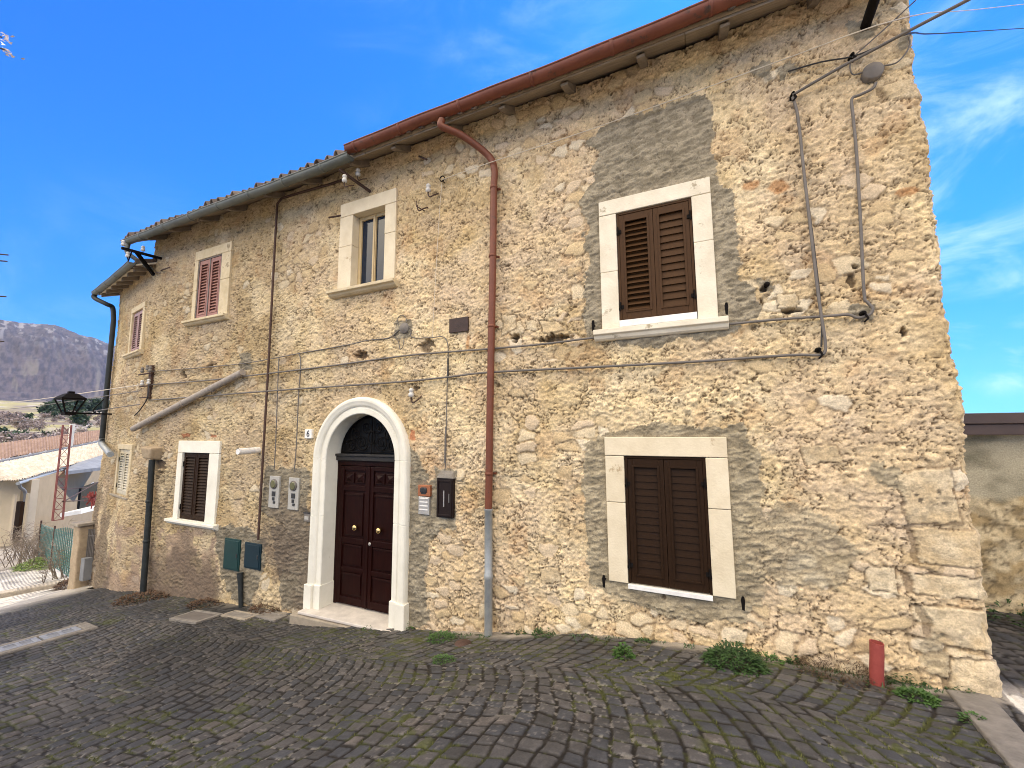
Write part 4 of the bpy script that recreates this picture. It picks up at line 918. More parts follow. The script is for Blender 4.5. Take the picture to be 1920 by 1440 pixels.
for p, lab, wh in (((803, 358), 'white ceramic insulator on a hook right of the centre upper window', 1), ((771, 742), 'white ceramic insulator on a hook to the right above the door arch', 1), ((783, 384), 'bare rusty hook just below the insulator right of the centre window', 0)):
    q = W3(p, .12); r_ = root_empty('insulator' if wh else 'iron_hook', lab, 'insulator' if wh else 'hook', q)
    b = MB(); hook(b, q, 1.1); b.build('hook', 'rust_iron', r_)
    if wh: b = MB(); insulator(b, (q[0], q[1], q[2]-.02), 1.1); b.build('bell', 'ceramic', r_)
    else: b = MB(); b.tube([(q[0]-.03, q[1], q[2]+.06), (q[0]-.02, q[1], q[2]-.02), (q[0]+.05, 0.02, q[2]-.05)], .008, 6); b.build('spike', 'rust_iron', r_)
# rod bracket over centre window
ra = W3((691, 357), .02); rb = np.array(W3((636, 318), .45)); r_ = root_empty('insulator_bracket', 'dark iron rod with two white insulators under the eaves above centre window', 'bracket', ra)
b = MB(); b.bar((ra[0], .03, ra[2]), tuple(rb), .035, .035); b.build('rod', 'rust_iron', r_)
for p, o in (((646, 342), .42), ((671, 330), .22)):
    q = W3(p, o); b = MB(); hook(b, (q[0], q[1], q[2]-.0), .9); b.build('hook', 'rust_iron', r_); b = MB(); insulator(b, q, 1.1); b.build('bell', 'ceramic', r_)
# crossarm at the left break
xa = np.array(W3((303, 485), .05)); xb = np.array(W3((228, 465), .75)); r_ = root_empty('insulator_bracket', 'black iron crossarm with three white insulators at the roof step on the left', 'bracket', xa)
b = MB(); b.bar(tuple(xa), tuple(xb), .05, .05); b.build('crossarm', 'iron', r_)
b = MB(); b.bar(W3((288, 515), .03), tuple(xa*.35+xb*.65), .045, .07); b.build('brace', 'iron', r_)
for t, dz in ((.93, .02), (.45, .02), (.80, -.20)):
    q = xa*(1-t)+xb*t; b = MB(); insulator(b, (q[0], q[1]-.03, q[2]+.03+dz), 1.05); b.build('bell', 'ceramic', r_)
    if dz < 0: b = MB(); b.tube([(q[0], q[1]-.03, q[2]+dz+.03), (q[0]+.05, q[1]-.03, q[2]+dz-.06), (q[0]+.10, q[1], q[2])], .012, 6); b.build('hook', 'iron', r_)
b = MB(); b.tube([W3((302, 507), .02), W3((318, 501), .25)], .014, 6); b.tube([W3((292, 510), .02), W3((300, 512), .3)], .012, 6); b.thing('iron_spike', 'rust_iron', 'pair of short iron spikes sticking out below the crossarm on the left', 'spike')
b = MB(); b.tube([W3((640, 404), .02), W3((616, 408), .18)], .014, 6); b.thing('iron_spike', 'rust_iron', 'single rusty iron spike beside the top left of centre window frame', 'spike')
b = MB(); b.tube([W3((786, 293), .0), W3((800, 299), .16)], .016, 6); b.thing('iron_spike', 'rust_iron', 'short dark pipe end sticking out high between centre window and brown downpipe', 'spike')
b = MB(); b.tube([W3((1622, 52), .0), W3((1655, -45), .6)], .045, 8); b.thing('iron_pole', 'iron', 'black iron pole stub leaning out of the wall under the right roof corner', 'pole')
q = W3((829, 335), .05); b = MB(); b.tube([(q[0]+.04*math.cos(t), q[1], q[2]+.04*math.sin(t)) for t in np.linspace(0, 6.2, 14)], .008, 6); b.tube([(q[0], q[1], q[2]-.03), (q[0]+.02, .05, q[2]-.05)], .008, 6); b.thing('wire_eye', 'iron', 'small iron ring fixing the pale slanting wire left of the brown downpipe', 'hook')
# bracket cluster at left break where cables meet
q = W3((278, 700), .08); r_ = root_empty('cable_bracket', 'rusty iron cable bracket with insulators on the wall near the far-left windows', 'bracket', q)
b = MB(); b.box(q[0]-.05, q[0]+.05, -.05, .02, q[2]-.55, q[2]+.18); b.tube([(q[0]-.3, -.12, q[2]-.02), (q[0]+.18, -.10, q[2]+.0)], .016, 6); b.tube([(q[0]-.25, -.10, q[2]-.28), (q[0]+.18, -.09, q[2]-.27)], .016, 6); b.tube([(q[0]-.22, -.10, q[2]-.52), (q[0]+.18, -.09, q[2]-.52)], .014, 6); b.build('frame', 'rust_iron', r_)
for dx, dz in ((-.18, .02), (.02, .06), (.14, .02), (-.14, -.26), (.12, -.25)): b = MB(); insulator(b, (q[0]+dx, -.11, q[2]+dz), 1.0); b.build('bell', 'ceramic' if dz < 0 else 'box_grey', r_)
b = MB(); b.tube(smooth_path([(q[0]+.12, -.1, q[2]-.26), (q[0]+.14, -.12, q[2]-.55), (q[0]-.1, -.12, q[2]-.78), (q[0]-.35, -.1, q[2]-.9)], 5), .012, 6); b.build('loose_cable', 'cable_dark', r_)
for i, (a, c, lab) in enumerate((((262, 722), (-60, 757), 'highest of the overhead wires leaving the left wall bracket towards the valley'), ((262, 733), (-60, 770), 'middle overhead wire leaving the left wall bracket towards the valley'), ((262, 758), (-60, 795), 'lowest overhead wire leaving the left wall bracket towards the valley'))):
    p = W3(a, .12); e = RD(c[0], c[1], 34); mid = (np.array(p)+e)/2-np.array([0, 0, .12]); b = MB(); b.tube(smooth_path([p, tuple(mid), tuple(e)], 8), .010, 6); b.thing('overhead_wire', 'cable_grey' if i else 'cable_white', lab, 'wire')

# gas meter boxes
for (pa, pb, lab) in (((507, 892), (522, 953), 'white gas meter cover left of the door, the one farther from it'), ((543, 895), (559, 957), 'white gas meter cover nearer the arched door')):
    u0, z1 = WU(pa, .01); u1, z0 = WU(pb, .01); r_ = root_empty('meter_box', lab, 'meter box', (u0, 0, z0))
    b = MB(fr1); b.box(u0, u1, -.05, .022, z0, z1); b.build('cover', 'grey_metal', r_, .006)
    uc = (u0+u1)/2; b = MB(); b.lathe((uc, -.015, z1-.13), (0, -1, 0), [(0, .082), (.020, .082), (.028, .076), (.0281, .07)], 20); b.build('bezel', 'cable_grey', r_)
    b = MB(); b.lathe((uc, -.02, z1-.13), (0, -1, 0), [(0, .066), (.024, .0659), (.030, .055)], 20); b.build('dial_glass', 'olive_glass', r_)
    b = MB(fr1); b.box(uc-.035, uc+.045, .022, .034, z1-.33, z1-.25); b.box(uc-.02, uc+.03, .022, .034, z1-.40, z1-.345); b.box(uc+.0, uc+.05, .022, .032, z1-.45, z1-.41); b.build('lock_plate', 'dark_plastic', r_, .004)
# hatches
for (pa, pb, m, lab) in (((422, 1008), (447, 1072), 'hatch_green', 'dark green metal hatch door low on the wall left of the meter boxes'), ((460, 1016), (487, 1070), 'hatch_blue', 'dark blue metal hatch door below the rusty cable duct')):
    u0, z1 = WU(pa, .01); u1, z0 = WU(pb, .01); r_ = root_empty('utility_hatch', lab, 'hatch', (u0, 0, z0))
    b = MB(fr1); b.box(u0, u1, -.05, .014, z0, z1); b.build('frame', m, r_, .004); b = MB(fr1); b.box(u0+.025, u1-.025, .0, .024, z0+.025, z1-.025); b.build('door_panel', m, r_, .006)
    b = MB(fr1); b.box(u1-.07, u1-.045, .02, .032, (z0+z1)/2-.03, (z0+z1)/2+.03); b.build('lock', 'dark_plastic', r_)
    
b = MB(); b.tube([W3((450, 1074), .05), W3((451, 1100), .05), W3((452, 1148), .06)], [.05, .036, .034], 10); b.thing('supply_pipe', 'dark_pipe', 'short dark pipe running from below the two hatches into the ground', 'pipe')
# house number
u0, z1 = WU((573, 805), .015); u1, z0 = WU((585, 822), .015); r_ = root_empty('house_number', 'small white house number tile reading 6 left of the arch', 'house number', (u0, 0, z0))
b = MB(fr1); b.box(u0, u1, -.02, .028, z0, z1); b.build('tile_plate', 'white_paint', r_, .003)
tcv = bpy.data.curves.new('digit', 'FONT'); tcv.body = '6'; tcv.size = (z1-z0)*1.0; tcv.align_x = 'CENTER'; tcv.align_y = 'CENTER'; tcv.extrude = .002
to = bpy.data.objects.new('digit_tmp', tcv); COL.objects.link(to); dg_ = bpy.context.evaluated_depsgraph_get(); me = bpy.data.meshes.new_from_object(to.evaluated_get(dg_)); bpy.data.objects.remove(to)
me.transform(Matrix.Translation(Vector(((u0+u1)/2, -.031, (z0+z1)/2))-Vector((u0, 0, z0))) @ Matrix.Rotation(R(90), 4, 'X')); me.materials.clear(); me.materials.append(MATS['dark_plastic'])
o = bpy.data.objects.new('digit', me); COL.objects.link(o); o.parent = r_
# small doorbell left of surround
u0, z1 = WU((573, 961), .02); u1, z0 = WU((583, 978), .02); r_ = root_empty('doorbell', 'small grey doorbell box against the left edge of the door surround', 'doorbell', (u0, 0, z0))
b = MB(fr1); b.box(u0, u1, -.02, .05, z0, z1); b.build('box', 'box_grey', r_, .006); b = MB(fr1); b.box(u0+.02, u1-.02, .05, .056, z0+.03, z1-.05); b.build('button_plate', 'grey_metal', r_, .003); b = MB(fr1); b.box(u0-.01, u1+.01, -.02, .065, z1, z1+.015); b.build('hood', 'dark_plastic', r_, .003)
# intercom
u0, z1 = WU((784, 909), .03); u1, z0 = WU((805, 966), .03); zm = WU((790, 930), .03)[1]; r_ = root_empty('intercom', 'door intercom with copper hood and silver push panel right of the door', 'intercom', (u0, 0, z0))
b = MB(fr1); b.box(u0, u1+.01, -.02, .035, zm, z1); b.build('copper_plate', 'copper', r_, .005); b = MB(fr1)
um = (u0+u1)/2
b.box(um-.055, um-.005, .03, .045, zm+.05, zm+.11); b.box(um+.005, um+.055, .03, .045, zm+.05, zm+.11); b.box(um-.04, um+.04, .03, .042, zm+.03, zm+.12); b.build('call_button', 'dark_plastic', r_, .004)
b = MB(fr1); b.box(u0+.01, u1-.005, -.02, .03, z0, zm-.008); b.build('push_panel', 'silver', r_, .005)
b = MB(fr1)
for k in range(5): b.box(u0+.03, u1-.03, .029, .034, z0+.06+k*.05, z0+.075+k*.05)
b.build('name_slot', 'white_paint', r_)
# mailbox
u0, z1 = WU((820, 896), .03); u1, z0 = WU((850, 972), .03); r_ = root_empty('mailbox', 'black metal mailbox with narrow glazed slot between the intercom and brown downpipe', 'mailbox', (u0, 0, z0))
b = MB(fr1); b.box(u0, u1, -.05, .045, z0, z1); b.build('case', 'box_black', r_, .008); b = MB(fr1)
for a, c, e, g in ((u0+.015, u0+.035, z0+.02, z1-.02), (u1-.035, u1-.015, z0+.02, z1-.02)): b.box(a, c, .044, .058, e, g)
b.box(u0+.035, u1-.035, .044, .058, z0+.02, z0+.045); b.box(u0+.035, u1-.035, .044, .058, z1-.045, z1-.02); b.build('door_frame', 'box_black', r_, .004)
b = MB(fr1); b.box(u0+.115, u0+.128, .044, .053, z0+.14, z1-.16); b.box(u0+.20, u0+.206, .044, .052, z0+.2, z1-.2); b.build('slot_trim', 'silver', r_)
uu, zz = WU((832, 888), .03); b = MB(fr1); b.hexa([(u0-.02, -.05, z1), (u1+.02, -.05, z1), (u1+.01, .06, z1), (u0-.01, .06, z1)], [(u0+.04, -.05, z1+.14), (u1-.03, -.05, z1+.13), (u1-.04, .03, z1+.06), (u0+.04, .03, z1+.06)]); b.build('cement_cap', 'concrete', r_, .012)
# dark plate
u0, z1 = WU((842, 598), .02); u1, z0 = WU((877, 620), .02); b = MB(fr1); b.box(u0, u1, -.04, .018, z0, z1)
b.thing('metal_plate', 'rust_plate', 'small dark rusty metal plate on the wall left of the brown downpipe', 'plate', None, .003)
# white vent pipe
p = W3((486, 844), .0); b = MB(); b.tube([(p[0]-.05, .1, p[2]), (p[0]-.03, -.35, p[2]-.01)], .055, 14, cap=False); b.tube([(p[0]-.03, -.35, p[2]-.01), (p[0]-.05, .1, p[2])], .047, 14, cap=True); b.thing('vent_pipe', 'white_paint', 'short white plastic vent pipe jutting from the wall by the lower left window', 'pipe')
# washer bolt on right wall
p = W3((1438, 533), .02); b = MB(); b.lathe((p[0], .02, p[2]), (0, -1, 0), [(0, .028), (.05, .026), (.07, .012)], 10); b.thing('wall_bolt', 'iron', 'dark iron bolt in a grey mortar dab right of the upper brown window', 'bolt')

# wall lantern at the far left corner
lc = RD(131, 758, 13.6); r_ = root_empty('wall_lantern', 'black wrought wall lantern on a horizontal arm at the far left corner', 'lamp', tuple(lc))
wa = RD(192, 776, 13.9)
b = MB(); b.tube([tuple(wa+(wa-lc)*np.array([.3, .3, 0])), (lc[0], lc[1], wa[2])], .018, 8); b.tube(smooth_path([(wa[0], wa[1], wa[2]-.0), tuple((wa*.7+lc*.3)+np.array([0, 0, .0])), tuple(wa+np.array([.0, 0, .35]))], 5), .010, 6); b.build('arm', 'iron', r_)
t0 = .085; t1 = .185; z0 = lc[2]-.19; z1 = lc[2]+.10
b = MB()
for sx, sy in ((-1, -1), (1, -1), (1, 1), (-1, 1)): b.bar((lc[0]+sx*t0, lc[1]+sy*t0, z0), (lc[0]+sx*t1, lc[1]+sy*t1, z1), .022, .022)
b.box(lc[0]-t0-.01, lc[0]+t0+.01, lc[1]-t0-.01, lc[1]+t0+.01, z0-.05, z0+.015); b.box(lc[0]-t1-.02, lc[0]+t1+.02, lc[1]-t1-.02, lc[1]+t1+.02, z1, z1+.03); b.build('frame', 'iron', r_)
b = MB(); q = [(lc[0]+sx*(t1+.03), lc[1]+sy*(t1+.03), z1+.03) for sx, sy in ((-1, -1), (1, -1), (1, 1), (-1, 1))]; q2 = [(lc[0]+sx*.09, lc[1]+sy*.09, z1+.14) for sx, sy in ((-1, -1), (1, -1), (1, 1), (-1, 1))]; b.hexa(q, q2); b.box(lc[0]-.05, lc[0]+.05, lc[1]-.05, lc[1]+.05, z1+.14, z1+.19); b.build('lamp_cap', 'iron', r_, .01)

# ================================================================== STREET FURNITURE / SMALL GROUND THINGS
def flat_frame(name, m, pts, t, label, cat, bars=None, rim=None):
    P = [G(p) for p in pts]; c = sum(P)/4; ex = (P[1]-P[0]+P[2]-P[3])/2; ey = (P[3]-P[0]+P[2]-P[1])/2
    return c, ex, ey
# storm drain
c = G((75, 1201)); e1_ = G((140, 1183)); dr = (e1_-c); dr[2] = 0; dr /= np.linalg.norm(dr); ax = math.atan2(dr[1], dr[0])
LX, LY = .42, .17
sl = (gz(c[0]+dr[0], c[1]+dr[1])-gz(c[0]-dr[0], c[1]-dr[1]))/2
def frD(x, y, z): 
    X_ = c[0]+dr[0]*x-dr[1]*y; Y_ = c[1]+dr[1]*x+dr[0]*y; return (X_, Y_, float(gz(X_, Y_))+z)
r_ = root_empty('storm_drain', 'cast iron slotted storm drain in a concrete surround on the shaded cobbles', 'drain', tuple(c))
b = MB(frD); b.box(-LX-.5, LX+.14, -LY-.13, -LY, -.1, .035); b.box(-LX-.5, LX+.14, LY, LY+.13, -.1, .035); b.box(LX, LX+.14, -LY, LY, -.1, .036); b.box(-LX-.5, -LX, -LY, LY, -.1, .036); b.build('concrete_frame', 'concrete', r_, .02)
b = MB(frD); b.box(-LX, LX, -LY, LY, -.12, -.045); b.build('pit', 'dark_plastic', r_)
b = MB(frD)
for k in (0, 1):
    x0 = -LX+.015+k*LX; x1 = x0+LX-.03; b.box(x0, x1, -LY+.005, -LY+.06, -.03, .034); b.box(x0, x1, LY-.06, LY-.005, -.03, .034); b.box(x0, x0+.06, -LY+.06, LY-.06, -.03, .034); b.box(x1-.06, x1, -LY+.06, LY-.06, -.03, .034); b.box((x0+x1)/2-.02, (x0+x1)/2+.02, -LY+.06, LY-.06, -.03, .034)
    n_ = 6
    for i in range(1, n_):
        yy = -LY+.06+(2*LY-.12)*i/n_; b.box(x0+.06, (x0+x1)/2-.02, yy-.009, yy+.009, -.03, .030); b.box((x0+x1)/2+.02, x1-.06, yy-.009, yy+.009, -.03, .030)
b.build('grate', 'cast_iron', r_, .003)
def cover(p, lx, ly, m, m2, label, rim=.06, rot=0):
    c0 = G(p)
    def fr(x, y, z):
        X_ = c0[0]+x*math.cos(rot)-y*math.sin(rot); Y_ = c0[1]+x*math.sin(rot)+y*math.cos(rot); return (X_, Y_, float(gz(X_, Y_))+z)
    r_ = root_empty('access_cover', label, 'manhole cover', tuple(c0))
    b = MB(fr); b.box(-lx, lx, -ly, -ly+rim, -.08, .030); b.box(-lx, lx, ly-rim, ly, -.08, .030); b.box(-lx, -lx+rim, -ly+rim, ly-rim, -.08, .030); b.box(lx-rim, lx, -ly+rim, ly-rim, -.08, .030); b.build('rim', m, r_, .006)
    b = MB(fr); b.box(-lx+rim+.004, lx-rim-.004, -ly+rim+.004, ly-rim-.004, -.08, .026); b.build('lid', m2, r_, .006)
cover((368, 1158), .36, .20, 'concrete', 'cable_grey', 'rectangular grey access cover with pale rim near the dark green hatch')
cover((505, 1157), .27, .11, 'concrete', 'concrete', 'small pale grey access cover just left of the doorstep', .04)
cover((450, 1155), .30, .12, 'grey_stone', 'concrete', 'worn pale stone cover below the blue hatch', .04)
c0 = G((868, 1208)); b = MB(); z_ = float(gz(c0[0], c0[1])); b.lathe((c0[0], c0[1], z_-.05), (0, .0, 1), [(0, .10), (.06, .10), (.066, .092), (.068, .085), (.074, .08), (.078, .01)], 18); b.thing('access_cover', 'rust_iron', 'small round rusty cover in the cobbles by the galvanised pipe foot', 'manhole cover')
# red pipe stub
c0 = G((1643, 1285)); zt = c0[2]+.34; b = MB(); b.tube([(c0[0], c0[1], c0[2]-.1), (c0[0]+.01, c0[1], c0[2]+.1), (c0[0]+.024, c0[1], c0[2]+.24), (c0[0]+.03, c0[1], zt)], .048, 18, cap=False)
b.tube([(c0[0]+.03, c0[1], zt), (c0[0]+.024, c0[1], c0[2]+.24), (c0[0]+.008, c0[1], c0[2]+.05)], .040, 18, cap=False); b.tube([(c0[0]+.008, c0[1], c0[2]+.05), (c0[0]+.009, c0[1], c0[2]+.06)], .041, 18); b.tube([(c0[0]+.03, c0[1], zt), (c0[0]+.0301, c0[1], zt+.001)], [.048, .040], 18, cap=False)
stub = b.thing('pipe_stub', 'red_plastic', 'red plastic pipe stub standing in the paving near the right corner', 'pipe')
b = MB(); b.lathe((c0[0]+.027, c0[1], zt-.035), (0, 0, 1), [(0, .040), (.006, .0399)], 18); b.build('shade_disc', 'dark_plastic', stub)  # dark disc stands in for the shade inside the open stub
# kerb strip at the right corner
k0 = G((1790, 1300)); k1 = G((1925, 1435)); k2_ = G((1872, 1318)); k3 = G((1990, 1450))
b = MB(); kk = [G((1775, 1300)), G((1856, 1308)), G((1990, 1460)), G((1925, 1480))]
b.hexa([tuple(p+np.array([0, 0, -.1])) for p in kk], [tuple(np.array([p[0], p[1], float(gz(p[0], p[1]))+.035])) for p in kk])
o = b.build('kerb', 'concrete', None, .012); o['kind'] = 'structure'

# ---- leaves
def leafmesh(b, base, n, spread, hgt, ll, lw, rnd, droop=.6):
    for i in range(n):
        a = rnd.uniform(0, 2*math.pi); rr_ = spread*math.sqrt(rnd.random()); x = base[0]+rr_*math.cos(a); y = base[1]+rr_*math.sin(a)*.8
        z = base[2]+hgt*(1-(rr_/max(spread, .001))**1.6)*rnd.uniform(.15, 1)
        l = ll*rnd.uniform(.6, 1.3); w = lw*rnd.uniform(.6, 1.3); d = a+rnd.uniform(-1.2, 1.2); el = rnd.uniform(.1, 1.2)
        ux, uy, uz = math.cos(d)*math.cos(el), math.sin(d)*math.cos(el), math.sin(el); sx, sy = -math.sin(d), math.cos(d)
        m = (x+ux*l*.5, y+uy*l*.5, z+uz*l*.5); t = (x+ux*l, y+uy*l, z+uz*l*(1-droop))
        b.add([(x, y, z), (m[0]+sx*w/2, m[1]+sy*w/2, m[2]), t, (m[0]-sx*w/2, m[1]-sy*w/2, m[2])], [(0, 1, 2, 3)])
def weed(p, n, spread, hgt, ll, lw, m, label, name='weed', cat='weed', seed=1, wall=False):
    g = G(p) if not wall else np.array(p); b = MB(); leafmesh(b, (g[0], g[1], g[2]), n, spread, hgt, ll, lw, random.Random(seed))
    c = Vector((g[0], g[1], g[2])); o = b.build(name, m, None, 0, recalc=False); o.data.transform(Matrix.Translation(-c)); o.location = c; return tag(o, label, cat)
weed((1378, 1250), 900, .24, .20, .075, .020, 'leaf_dark', 'largest bushy green weed at the wall foot below the lower brown window', seed=1)
weed((1440, 1240), 160, .12, .07, .05, .016, 'leaf', 'low green weed trailing right of the largest bushy weed', seed=2)
weed((1170, 1235), 170, .085, .15, .055, .035, 'leaf', 'small round leafed weed standing alone in the cobbles', seed=3)
weed((828, 1200), 420, .17, .09, .05, .014, 'leaf', 'feathery green weed patch left of the round rusty cover', seed=4)
weed((832, 1240), 220, .12, .05, .04, .014, 'leaf', 'flat green weed in the joints in front of the feathery patch', seed=5)
weed((1022, 1193), 240, .14, .09, .05, .018, 'leaf_dark', 'green weed at the wall foot to the right of the galvanised pipe', seed=6)
weed((978, 1190), 120, .07, .06, .045, .016, 'leaf_dark', 'tiny green weed closest to the galvanised pipe at the wall foot', seed=7)
weed((765, 1178), 130, .10, .13, .08, .014, 'leaf', 'grassy weed sprouting at the right plinth of the door', seed=8)
weed((1208, 1208), 130, .09, .06, .04, .018, 'leaf_dark', 'small dark weed under the left end of the lower brown window', seed=9)
weed((1487, 1245), 110, .05, .08, .04, .018, 'leaf_dark', 'small upright weed between the largest weed and the dry grass', seed=10)
weed((1575, 1265), 900, .30, .12, .10, .006, 'dry_grass', 'tuft of dry brown grass against the wall left of the red pipe', 'dry_grass', 'grass', seed=11)
weed((1695, 1280), 320, .15, .10, .06, .014, 'leaf_dark', 'dark green weed just right of the red pipe', seed=12)
weed((1722, 1312), 300, .12, .07, .05, .022, 'leaf', 'broad leafed weed in the cobbles in front of the right corner stones', seed=13)
weed((1805, 1303), 140, .10, .06, .04, .02, 'leaf_dark', 'weed at the base of the right corner stone', seed=14)
weed((1832, 1355), 130, .09, .05, .04, .02, 'leaf', 'weed growing along the edge of the concrete kerb', seed=15)
weed((270, 1125), 500, .5, .08, .09, .03, 'dead_leaf', 'heap of dead brown leaves at the foot of the dark downpipe', 'leaf_pile', 'leaves', seed=16)
weed((500, 1145), 300, .28, .10, .08, .025, 'dead_leaf', 'dry weeds and leaves at the wall foot left of the doorstep', 'leaf_pile', 'leaves', seed=17)
weed((385, 1135), 260, .30, .08, .08, .025, 'dead_leaf', 'dark dead leaves at the wall foot under the lower left window', 'leaf_pile', 'leaves', seed=18)
weed((690, 1183), 90, .10, .05, .05, .015, 'leaf', 'small weed in front of the door threshold', seed=19)
weed((100, 1058), 1600, .95, .28, .20, .03, 'grass_sun', 'bright sunlit grass verge in front of the green netting fence', 'grass_verge', 'grass', seed=20)
weed((135, 1100), 500, .35, .20, .14, .03, 'dead_leaf', 'brown dead weeds at the foot of the stone gate post', 'dry_weed', 'weed', seed=21)
# low straggling growth along the foot of the wall: uncountable
mb = MB(); rnd = random.Random(9)
for i in range(3600):
    x = rnd.uniform(-3.6, 1.95); d = vn(np.array([x*2.3]), np.array([3.1]), 77)[0]*.6+vn(np.array([x*7.]), np.array([1.1]), 78)[0]*.4
    if d < .52: continue
    y = -.05-abs(rnd.gauss(0, .035+.05*(d-.5)*4))-(.03 if x < -1 else 0); z = float(gz(x, y))+.004; a = rnd.uniform(0, 6.28); l = rnd.uniform(.012, .045); w = rnd.uniform(.004, .010); u_ = rnd.uniform(.2, 1.1)
    mb.add([(x-w*math.sin(a), y+w*math.cos(a), z), (x+w*math.sin(a), y-w*math.cos(a), z), (x+math.cos(a)*l*.7, y+math.sin(a)*l*.7, z+l*u_)], [(0, 1, 2)])
o = mb.build('ground_cover', 'leaf_dark', None, recalc=False); tag(o, 'straggling low greenery in the crack at the foot of the house wall', 'ground cover', kind='stuff')
# moss and grit in the joints: uncountable
mb = MB(); rnd = random.Random(4)
cand = np.argwhere((stone < .25) & (mossm > .75) & (X > -5) & (X < 2) & (Y < -.15) & (Y > -4.2)); rnd_i = np.random.RandomState(3).permutation(len(cand))[:5200]
for i in rnd_i:
    r0, c0_ = cand[i]; x, y = X[r0, c0_], Y[r0, c0_]; z = base[r0, c0_]+H[r0, c0_]+.010
    for k in range(2):
        a = rnd.uniform(0, 6.28); l = rnd.uniform(.008, .022); w = .004
        mb.add([(x-w*math.sin(a), y+w*math.cos(a), z), (x+w*math.sin(a), y-w*math.cos(a), z), (x+math.cos(a)*l*.6, y+math.sin(a)*l*.6, z+l)], [(0, 1, 2)])
o = mb.build('moss', 'moss', None, recalc=False); tag(o, 'green moss and tiny grass growing in the joints of the cobbles', 'moss', kind='stuff')

# ================================================================== RIGHT: low building across the alley
def az_of(px): d = ray(px, 820); return math.atan2(d[0], d[1])
sh = root_empty('low_outbuilding', 'low stone outbuilding with dark brown eaves board behind the right corner', 'building', (6, 4, -.5))
yb = 2.15; x0 = 2.2; x1 = 9.5
zt = float(plane_hit((1880, 820), np.array([0, yb, 0.]), np.array([0, -1., 0]))[2]); ztt = float(plane_hit((1880, 774), np.array([0, yb-.15, 0.]), np.array([0, -1., 0]))[2])
uu = np.arange(x0, x1, .025); zz = np.arange(-.8, zt+.08, .025); UU, ZZ = np.meshgrid(uu, zz)
zlow = .78
hb = (fbm(UU*6, ZZ*7, 4, 400)-.5)*.09+(fbm(UU*20, ZZ*26, 3, 401)-.5)*.04
pl = ss(ZZ+.25*(fbm(UU*3, ZZ*3, 3, 402)-.5), zlow-.03, zlow+.05)
hb = hb*(1-.85*pl)
cb = lerp(np.array([.34, .25, .13]), np.array([.52, .42, .26]), ss(fbm(UU*7, ZZ*8, 4, 403), .35, .62)); cb = lerp(cb*1.05, np.array([.11, .08, .045])+0*cb, (1-ss(np.abs(fbm(UU*9, ZZ*12, 4, 406)-.5), .01, .05))*.75)
cp = lerp(np.array([.20, .18, .12]), np.array([.42, .37, .26]), ss(fbm(UU*1.8, ZZ*3, 4, 405), .35, .65)); cb = lerp(cb, cp, pl)
grid_mesh('wall', UU, yb-hb, ZZ, 'render_stone', cb, parent=sh)
b = MB(); b.box(x0, x1, yb+.1, 6.0, -.8, zt); b.build('rear_wall', 'old_plaster', sh)
b = MB(); b.box(x0-.1, x1+.1, yb-.16, yb+.05, zt+.03, ztt-.13); b.box(x0-.1, x1+.1, yb-.19, yb+.05, ztt-.125, ztt); b.build('eaves_board', 'fascia', sh, .006)
b = MB(); b.hexa([(x0-.1, yb+.05, zt+.05), (x1+.1, yb+.05, zt+.05), (x1+.1, 6.2, zt-.25), (x0-.1, 6.2, zt-.25)], [(x0-.1, yb+.05, ztt-.02), (x1+.1, yb+.05, ztt-.02), (x1+.1, 6.2, zt-.1), (x0-.1, 6.2, zt-.1)]); b.build('roof', 'fascia', sh)
weed(tuple(np.array([3.0, yb-.12, -.48])), 300, .5, .1, .10, .03, 'leaf_dark', 'dark weeds along the foot of the low outbuilding', seed=31, wall=True)

# ================================================================== LEFT: neighbours below
nb = root_empty('cottage', 'low cream cottage with sunlit pale tiled roof down the street at left', 'house', tuple(RD(60, 1000, 29)))
A = RD(36, 902, 28); Bp = RD(205, 856, 44); A2 = RD(-60, 905, 30)
ze = A[2]; gzz = -4.0
b = MB()   # side wall, its shade put into the darker plaster colour
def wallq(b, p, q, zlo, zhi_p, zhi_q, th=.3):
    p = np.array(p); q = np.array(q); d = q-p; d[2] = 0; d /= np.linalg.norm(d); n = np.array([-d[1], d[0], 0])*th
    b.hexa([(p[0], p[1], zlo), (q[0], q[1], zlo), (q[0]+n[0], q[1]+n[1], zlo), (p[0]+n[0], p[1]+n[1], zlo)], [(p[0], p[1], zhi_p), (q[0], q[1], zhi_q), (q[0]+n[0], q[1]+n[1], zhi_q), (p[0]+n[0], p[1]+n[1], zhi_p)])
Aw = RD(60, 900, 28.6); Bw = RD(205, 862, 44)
wallq(b, Aw, Bw, -4.5, Aw[2], Bw[2]); b.build('wall', 'tan_shade_plaster', nb)
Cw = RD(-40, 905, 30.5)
b = MB(); wallq(b, Cw, Aw-np.array([.0, 0, 0]), -4.5, Cw[2], Aw[2], .3); b.build('front_wall', 'cream_plaster', nb)
